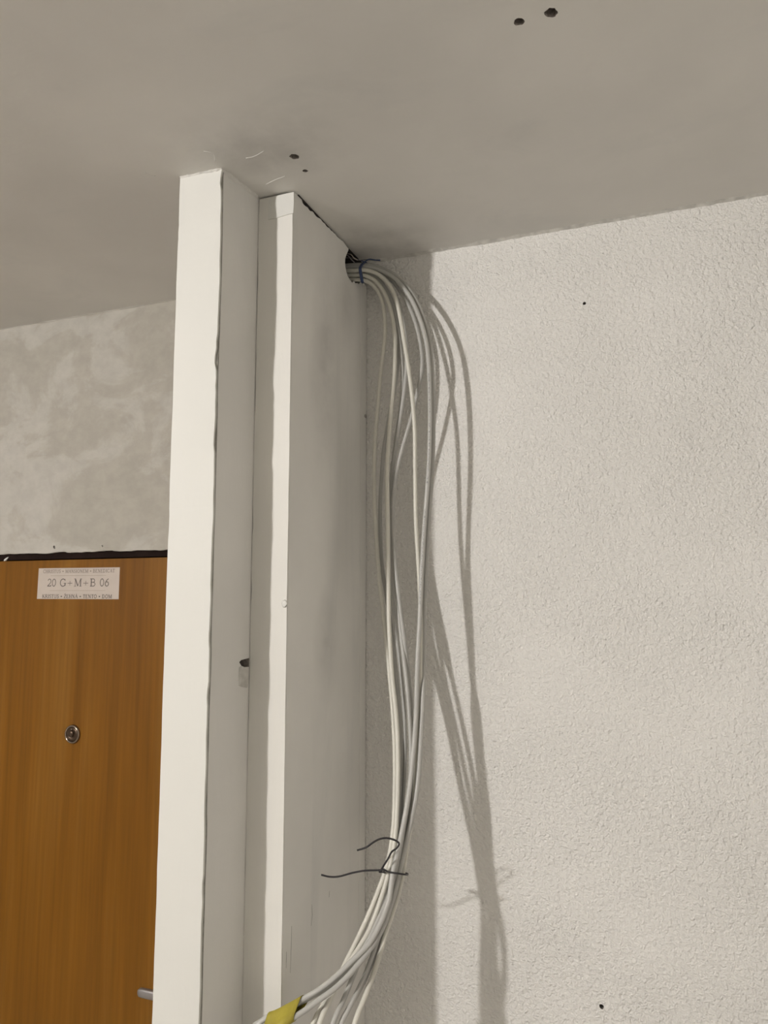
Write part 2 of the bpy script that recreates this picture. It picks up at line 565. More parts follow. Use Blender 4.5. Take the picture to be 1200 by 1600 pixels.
# peephole
ph = Vector((-1.3626, YL, 1.5609)) - DP
eye = lathe('peephole', [(0.0225, 0.0), (0.0225, 0.002), (0.0212, 0.0048), (0.0190, 0.0058), (0.0172, 0.0048), (0.0165, 0.0026), (0.0165, 0.0)], ph, M['chrome'], door)
lathe('peephole_disc', [(0.0164, 0.0), (0.0164, 0.0030), (0.0150, 0.0042), (0.0110, 0.0048), (0.0100, 0.0040), (0.0, 0.0036)][:5], ph, M['bronze'], eye)
lathe('peephole_cover', [(0.0075, 0.003), (0.0078, 0.0066), (0.0066, 0.0076), (0.003, 0.0080)], ph + Vector((-0.0015, 0, 0.001)), M['bronze'], eye)
lathe('cover_pivot', [(0.0022, 0.004), (0.0022, 0.0066), (0.0014, 0.0072)], ph + Vector((0.0005, 0, 0.0118)), M['chrome'], eye, 16)

# lever handle: plate behind the pillar, lever reaching left
hz = 1.049
hx = -0.985
handle = box('door_handle', hx - 0.020, hx + 0.020, YL - 0.008, YL, hz - 0.15, hz + 0.07, M['satin'], door, 0.002)
shift(handle)
shift(tube('handle_neck', [(hx, YL - 0.004, hz), (hx, YL - 0.025, hz), (hx, YL - 0.046, hz)], 0.009, M['satin'], handle, 14, 2))
lever_rings = []
for i, (t, s) in enumerate(((0.0, 0.55), (0.004, 0.92), (0.012, 1.0), (0.06, 1.0), (0.125, 1.0), (0.134, 0.9), (0.138, 0.6))):
    x = -1.1075 + t
    ring = []
    for k in range(16):
        a = 2 * math.pi * k / 16
        ca, sa = math.cos(a), math.sin(a)
        ring.append((x, YL - 0.049 + 0.0062 * s * math.copysign(abs(ca) ** 0.6, ca), hz + 0.0092 * s * math.copysign(abs(sa) ** 0.6, sa)))
    lever_rings.append(ring)
shift(loft('handle_lever', lever_rings, M['satin'], handle, True))

# ------------------------------------------------------------------ lettering for the door label
def arc(cx, cy, rx, ry, a0, a1, n=12):
    return [(cx + rx * math.cos(math.radians(a0 + (a1 - a0) * i / n)), cy + ry * math.sin(math.radians(a0 + (a1 - a0) * i / n))) for i in range(n + 1)]
TK, TN = 0.125, 0.06
def ser(x, y, w=0.13):
    return ([(x - w, y), (x + w, y)], 0.05)
def stem(x, top=True, bot=True, w=TK):
    s = [([(x, 0), (x, 1)], w)]
    if bot:
        s.append(ser(x, 0.025))
    if top:
        s.append(ser(x, 0.975))
    return s
GL = {
    'C': (0.72, [(arc(0.38, 0.5, 0.32, 0.48, 42, 318, 20), 0.09), ([(0.63, 0.98), (0.63, 0.74)], 0.05)]),
    'G': (0.78, [(arc(0.38, 0.5, 0.32, 0.48, 42, 318, 20), 0.09), ([(0.63, 0.98), (0.63, 0.74)], 0.05), ([(0.64, 0.42), (0.64, 0.1)], TK), ser(0.62, 0.42, 0.15)]),
    'H': (0.82, stem(0.17) + stem(0.63) + [([(0.17, 0.5), (0.63, 0.5)], TN)]),
    'R': (0.76, stem(0.17) + [([(0.17, 0.97), (0.4, 0.97)] + arc(0.4, 0.745, 0.2, 0.225, 90, -90) + [(0.17, 0.52)], 0.075), ([(0.36, 0.52), (0.66, 0.03), (0.76, 0.03)], 0.1)]),
    'I': (0.40, stem(0.2)),
    'S': (0.58, [(arc(0.29, 0.735, 0.2, 0.235, 30, 250, 14) + arc(0.29, 0.265, 0.21, 0.235, 80, -150, 14), 0.09), ([(0.47, 0.98), (0.47, 0.78)], 0.05), ([(0.09, 0.02), (0.09, 0.24)], 0.05)]),
    'T': (0.70, stem(0.34, False) + [([(0.04, 0.97), (0.64, 0.97)], 0.07), ([(0.06, 0.98), (0.06, 0.76)], 0.05), ([(0.62, 0.98), (0.62, 0.76)], 0.05)]),
    'U': (0.80, [([(0.17, 1), (0.17, 0.3)] + arc(0.39, 0.3, 0.22, 0.28, 180, 360, 12) + [(0.61, 1)], 0.085), ser(0.17, 0.975), ser(0.61, 0.975)]),
    'M': (0.98, [([(0.16, 0), (0.16, 1)], TN), ([(0.16, 1), (0.48, 0.05)], TK), ([(0.48, 0.05), (0.8, 1)], TN), ([(0.8, 0), (0.8, 1)], TK), ser(0.16, 0.025), ser(0.8, 0.025), ser(0.12, 0.975, 0.09), ser(0.84, 0.975, 0.09)]),
    'A': (0.78, [([(0.12, 0), (0.38, 1)], TN), ([(0.38, 1), (0.66, 0)], TK), ([(0.22, 0.33), (0.56, 0.33)], 0.05), ser(0.12, 0.025, 0.1), ser(0.66, 0.025, 0.1)]),
    'N': (0.82, [([(0.16, 0), (0.16, 1)], TN), ([(0.16, 1), (0.64, 0)], TK), ([(0.64, 0), (0.64, 1)], TN), ser(0.16, 0.025, 0.1), ser(0.12, 0.975, 0.1), ser(0.64, 0.975, 0.1)]),
    'O': (0.80, [(arc(0.39, 0.5, 0.31, 0.47, 0, 360, 26), 0.095)]),
    'E': (0.68, stem(0.17, False, False) + [([(0.06, 0.97), (0.58, 0.97)], 0.06), ([(0.06, 0.03), (0.6, 0.03)], 0.06), ([(0.17, 0.51), (0.46, 0.51)], 0.05), ([(0.57, 0.98), (0.57, 0.78)], 0.05), ([(0.59, 0.02), (0.59, 0.24)], 0.05)]),
    'B': (0.72, stem(0.17, False, False) + [([(0.05, 0.97), (0.38, 0.97)] + arc(0.38, 0.75, 0.18, 0.22, 90, -90) + [(0.17, 0.53)], 0.075), ([(0.17, 0.53), (0.4, 0.53)] + arc(0.4, 0.28, 0.21, 0.25, 90, -90) + [(0.05, 0.03)], 0.08)]),
    'D': (0.80, stem(0.17, False, False) + [([(0.05, 0.97), (0.34, 0.97)] + arc(0.34, 0.5, 0.32, 0.47, 90, -90, 16) + [(0.05, 0.03)], 0.08)]),
    'K': (0.80, stem(0.17) + [([(0.17, 0.42), (0.6, 0.97)], TN), ([(0.3, 0.58), (0.66, 0.03)], TK), ser(0.6, 0.975, 0.1), ser(0.68, 0.025, 0.1)]),
    'Z': (0.68, [([(0.08, 0.97), (0.58, 0.97)], 0.06), ([(0.58, 0.97), (0.08, 0.03)], TK), ([(0.08, 0.03), (0.6, 0.03)], 0.06), ([(0.09, 0.98), (0.09, 0.8)], 0.05), ([(0.59, 0.02), (0.59, 0.22)], 0.05)]),
    '2': (0.56, [(arc(0.27, 0.7, 0.19, 0.28, 160, -20, 12) + [(0.36, 0.42), (0.06, 0.05)], 0.08), ([(0.05, 0.05), (0.46, 0.05), (0.5, 0.2)], 0.09)]),
    '0': (0.56, [(arc(0.27, 0.5, 0.2, 0.47, 0, 360, 24), 0.085)]),
    '6': (0.56, [(arc(0.27, 0.31, 0.19, 0.28, 0, 360, 20), 0.085), ([(0.44, 0.97), (0.24, 0.78), (0.12, 0.5), (0.09, 0.3)], 0.085)]),
    '+': (0.74, [([(0.07, 0.42), (0.63, 0.42)], 0.06), ([(0.35, 0.14), (0.35, 0.7)], 0.06)]),
    '*': (0.50, [([(0.08, 0.45), (0.42, 0.45)], 0.14), ([(0.25, 0.28), (0.25, 0.62)], 0.14)]),
    ' ': (0.42, []),
    '_': (0.08, []),
}
GL['Ž'] = (0.68, GL['Z'][1] + [([(0.2, 1.26), (0.33, 1.10), (0.46, 1.26)], 0.06)])
GL['Á'] = (0.78, GL['A'][1] + [([(0.34, 1.08), (0.46, 1.26)], 0.07)])

def lettering(name, text, u0, u1, v0, cap, place, mat, parent, bold=1.0):
    """stroked serif capitals set between u0 and u1 (metres) on the label"""
    adv = sum(GL[c][0] for c in text)
    sx = (u1 - u0) / adv
    bm = bmesh.new()
    x = u0
    def P(px, py, lift=0.0):
        return place(x + px * sx, v0 + py * cap, lift)
    for c in text:
        w, strokes = GL[c]
        for pts, th in strokes:
            for (a, b_) in zip(pts, pts[1:]):
                ax, ay, bx, by = a[0] * sx, a[1] * cap, b_[0] * sx, b_[1] * cap
                dx, dy = bx - ax, by - ay
                L = math.hypot(dx, dy)
                if L < 1e-9:
                    continue
                hw = th * cap * 0.5 * bold
                nx, ny = -dy / L * hw, dx / L * hw
                ex, ey = dx / L * hw * 0.25, dy / L * hw * 0.25
                q = [(ax - ex + nx, ay - ey + ny), (ax - ex - nx, ay - ey - ny), (bx + ex - nx, by + ey - ny), (bx + ex + nx, by + ey + ny)]
                bm.faces.new([bm.verts.new(place(x + qx, v0 + qy, 0.0002)) for qx, qy in q])
        x += w * sx
    return from_bm(name, bm, mat, parent)

LT = [Vector((-1.4957, YL, 1.9591)), Vector((-1.2431, YL, 1.9577)), Vector((-1.2430, YL, 1.8817)), Vector((-1.4967, YL, 1.8826))]
LW, LH = 0.2530, 0.0762
def place(u, v, lift):
    """label coordinates (metres from its lower left corner) to the room"""
    a, b_ = u / LW, v / LH
    p = (LT[3] * (1 - a) + LT[2] * a) * (1 - b_) + (LT[0] * (1 - a) + LT[1] * a) * b_
    return p + Vector((0, -0.0006 - lift, 0))
label = extrude_poly('door_label', [place(0, 0, 0), place(LW, 0, 0), place(LW, LH, 0), place(0, LH, 0)], (0, 0.0006, 0), M['paper'])
tag(label, 'pale rectangular paper label with printed blessing stuck on door', 'label')
lettering('printed_line', 'CHRISTUS * MANSIONEM * BENEDICAT', 0.06 * LW, 0.945 * LW, 0.842 * LH, 0.110 * LH, place, M['ink_pale'], label, 1.6)
lettering('printed_line', '20 G_+_M_+_B 06', 0.120 * LW, 0.885 * LW, 0.405 * LH, 0.245 * LH, place, M['ink'], label, 1.2)
lettering('printed_line', 'KRISTUS * ŽEHNÁ * TENTO * DOM', 0.066 * LW, 0.922 * LW, 0.030 * LH, 0.115 * LH, place, M['ink'], label, 1.6)
for v in (0.745, 0.265):
    extrude_poly('printed_rule', [place(0.16 * LW, v * LH, 0.0003), place(0.84 * LW, v * LH, 0.0003), place(0.84 * LW, v * LH + 0.0006, 0.0003), place(0.16 * LW, v * LH + 0.0006, 0.0003)], (0, 0.0002, 0), M['ink_pale'], label)

# ------------------------------------------------------------------ front pillar
NZ = 210
zs = [H * i / (NZ - 1) for i in range(NZ)]
bend = rag(NZ, 0.0012, 71, 12)
rings = []
for i, z in enumerate(zs):
    d = bend[i]
    rings.append([(-0.7630, 1.0125, z), (-0.6868 + d, 1.0165, z), (-0.6838 + d, 1.0225, z), (-0.6728, 1.113, z), (-0.6728, YW + 0.01, z), (-0.7630, YW + 0.01, z)])
pillar = loft('wall_pillar', rings, M['pillar_side'])
tag(pillar, 'square white pillar standing nearest, left of the hollow cable box', 'pillar', kind='structure')
# broken hole where the pillar meets the box
hole = [(1.0895, 1.7785), (1.0945, 1.7815), (1.1160, 1.7835), (1.1160, 1.7690), (1.1020, 1.7690), (1.0950, 1.7720)]
cutter = extrude_poly('cutter', [(-0.660, y, z) for y, z in hole], (-0.035, 0, 0), M['hole'])
cut(pillar, [cutter])
# white skim coat on its face, ragged at both edges
le, re = rag(NZ, 0.0009, 72, 3, 0.02, 0.0012), rag(NZ, 0.0010, 73, 2, 0.05, 0.0022)
for i, z in enumerate(zs):           # larger bites seen along the right edge
    for zc, w, dep in ((2.268, 0.012, 0.0040), (1.82, 0.02, 0.0016), (1.735, 0.012, 0.0028), (1.905, 0.02, 0.0014), (1.45, 0.018, 0.002)):
        if abs(z - zc) < w:
            re[i] -= dep * (1 - abs(z - zc) / w)
rings = []
for i, z in enumerate(zs):
    xl, xr = -0.7645 - le[i], -0.6836 + bend[i] + re[i]
    rings.append([(xl, 1.0100 + 0.0004 * le[i] / 0.001, z), (xr, 1.0135, z), (xr, 1.0175, z), (xl, 1.0135, z)])
loft('plaster_skim', rings, M['skim'], pillar)
# bare edge showing between the skim coat and the side
eb = rag(NZ, 0.0010, 77, 3)
rings = []
for i, z in enumerate(zs):
    k = max(0.0, eb[i]) + (0.0012 if z < 1.55 else 0.0003)
    d = bend[i]
    rings.append([(-0.6870 + d, 1.0165, z), (-0.6842 + d + 0.0003, 1.0178, z), (-0.6838 + d + 0.0003, 1.0195 + k, z), (-0.6880 + d, 1.0225, z)])
loft('bare_edge', rings, M['raw'], pillar)
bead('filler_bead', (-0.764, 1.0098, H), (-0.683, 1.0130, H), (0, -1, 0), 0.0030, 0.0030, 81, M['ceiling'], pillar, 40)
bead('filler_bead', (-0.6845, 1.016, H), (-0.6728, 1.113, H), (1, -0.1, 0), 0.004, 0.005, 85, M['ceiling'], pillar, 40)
# grey mortar patch under the hole
patch = [(1.0890, 1.7700), (1.0950, 1.7722), (1.1030, 1.7692), (1.1150, 1.7688), (1.1155, 1.7420), (1.1120, 1.7345), (1.1020, 1.7365), (1.0900, 1.7400), (1.0885, 1.7550)]
extrude_poly('mortar_patch', [(-0.6762 + 0.112 * (y - 1.089), y, z) for y, z in patch], (0.0009, -0.0002, 0), M['filler'], pillar)
# ------------------------------------------------------------------ hollow box behind it (cables come out of its top corner)
P0, P1 = Vector((-0.6030, 1.1180, 0)), Vector((-0.5920, 1.4310, 0))     # line of its right-hand face
def on_side(y, z, off=0.0):
    t = (y - P0.y) / (P1.y - P0.y)
    return Vector((P0.x + t * (P1.x - P0.x) + off, y, z))
top = rag(60, 0.0016, 91, 1)
outline = [(1.1180, 0.0)]
zr = rag(160, 0.0007, 92, 2)
outline = [(P1.y - 0.0012, 0.0)]
gap = rag(140, 0.0010, 93, 1, 0.09, 0.0028)
for i in range(140):
    z = 2.548 * (i + 1) / 140
    outline.append((P1.y - 0.0014 + gap[i], z))
outline += [(1.4180, 2.5475), (1.4080, 2.5450), (1.3985, 2.5440), (1.3900, 2.5360), (1.3830, 2.5365), (1.3782, 2.5325), (1.3690, 2.5320), (1.3640, 2.5280), (1.3570, 2.5275),
            (1.3480, 2.5290), (1.3387, 2.5325), (1.3320, 2.5390), (1.3274, 2.5470), (1.3255, 2.5560), (1.3262, 2.5640), (1.3300, 2.5720), (1.3349, 2.5800), (1.3400, 2.5875), (1.3420, 2.5930)]
for i in range(50):
    y = 1.338 + (1.120 - 1.338) * i / 49
    outline.append((y, 2.5945 + min(0.0040, max(-0.002, top[i] * 1.6)) + (0.003 if i > 42 else 0)))
outline.append((1.1180, 2.5965))
front_edge = rag(180, 0.0007, 94, 2, 0.03, -0.0009)
for i in range(1, 180):
    z = 2.5965 * (1 - i / 180)
    outline.append((1.1186 + max(-0.0006, front_edge[i]), z))
outline.append((1.1186, 0.0))
duct = extrude_poly('wall_cable_box', [on_side(y, z) for y, z in outline], (-0.0095, 0, 0), M['duct'])
tag(duct, 'narrow hollow white box with broken top corner the cables leave through', 'pillar', kind='structure')
# front board, its left edge leaving a cracked joint against the pillar
n = 150
fl, fr = rag(n, 0.0008, 95, 2, 0.06, 0.0015), rag(n, 0.0004, 96, 2)
rings = []
for i in range(n):
    z = 2.5968 * i / (n - 1)
    xl = -0.6722 - fl[i]
    xr = -0.6034 + fr[i]
    rings.append([(xl, 1.1165, z), (xr, 1.1165, z), (xr, 1.1285, z), (xl, 1.1285, z)])
loft('front_board', rings, M['pillar'], duct)
box('shade_lining', -0.6722, -0.6005, YW - 0.0035, YW - 0.0005, 0.01, H - 0.002, M['box_shade'], duct)  # dark sheets added to paint the shade of the hollow
box('shade_lining', -0.6722, -0.6707, 1.130, YW - 0.004, 0.01, H - 0.002, M['box_shade'], duct)
box('shade_lining', -0.6700, -0.6000, 1.1320, YW - 0.004, H - 0.0018, H - 0.0006, M['box_shade'], duct)
box('shade_lining', -0.6700, -0.6140, 1.1295, 1.1310, 0.01, H - 0.004, M['box_shade'], duct)
# thin skim patch at the top of the front board
pr = rag(20, 0.0015, 97, 1)
pts = [(-0.6520, 2.5540), (-0.6300, 2.5545), (-0.6150, 2.5560), (-0.6015, 2.5565), (-0.6008, 2.5760), (-0.6012, 2.5955), (-0.6250, 2.5950), (-0.6500, 2.5930), (-0.6530, 2.5750)]
extrude_poly('plaster_patch', [(x, 1.1150, z) for x, z in pts], (0, 0.0016, 0), M['skim'], duct)
# corner skim strip on the side face beside the stippled wall
n = 130
sl = rag(n, 0.0010, 98, 3, 0.02, -0.0015)
rings = []
for i in range(n):
    z = 2.5430 * i / (n - 1)
    a, b_ = 1.4020 + sl[i], P1.y - 0.0022 + gap[i] * 0.5
    pa, pb = on_side(a, z, 0.0003), on_side(b_, z, 0.0010)
    rings.append([pa, pb, pb - Vector((0.004, 0, 0)), pa - Vector((0.004, 0, 0))])
loft('corner_skim', rings, M['duct'], duct)
# dab of filler over a screw on the front board, and a screw head by the corner
bm = bmesh.new()
bmesh.ops.create_icosphere(bm, subdivisions=3, radius=1.0)
rr = random.Random(12)
for v in bm.verts:
    k = rr.uniform(0.82, 1.15)
    v.co = Vector((v.co.x * 0.0050 * k, v.co.y * 0.0010 * k, v.co.z * 0.0062 * k)) + Vector((-0.6075, 1.1160, 1.874))
from_bm('filler_dab', bm, M['skim'], duct, True)
sc = lathe('screw_head', [(0.0036, -0.001), (0.0036, 0.0008), (0.0024, 0.0016)], (0, 0, 0), M['satin'], duct, 18)
for v in sc.data.vertices:
    v.co = Vector((-0.5905 - v.co.y, 1.4235 + v.co.x, 2.2616 + v.co.z))
# scratches through the paint of the side face
for pts in (((1.1456, 1.3572), (1.1455, 1.3251), (1.1435, 1.2873)), ((1.2131, 1.3669), (1.2158, 1.3484), (1.2116, 1.3325)),
            ((1.1304, 1.3244), (1.1303, 1.3120), (1.1302, 1.2996)), ((1.2794, 1.3664), (1.2780, 1.3610), (1.2771, 1.3563))):
    rings = []
    for k, (y, z) in enumerate(pts):
        w = (0.0003, 0.0007, 0.0003)[k]
        rings.append([on_side(y - w, z, 0.0), on_side(y, z, 0.0003), on_side(y + w, z, 0.0), on_side(y, z, -0.0005)])
    loft('scratch', rings, M['raw'], duct)
# loose crumbs of plaster on the broken edge under the cables
rr = random.Random(21)
for k in range(9):
    bm = bmesh.new()
    bmesh.ops.create_icosphere(bm, subdivisions=1, radius=1.0)
    c = on_side(rr.uniform(1.355, 1.425), 0.0, rr.uniform(-0.004, 0.001))
    s = rr.uniform(0.002, 0.004)
    zz = 2.5290 if c.y < 1.375 else (2.538 if c.y < 1.395 else 2.545)
    for v in bm.verts:
        v.co = v.co * s * rr.uniform(0.6, 1.2) + Vector((c.x, c.y, zz))
    from_bm('plaster_crumb', bm, M['duct'], duct)

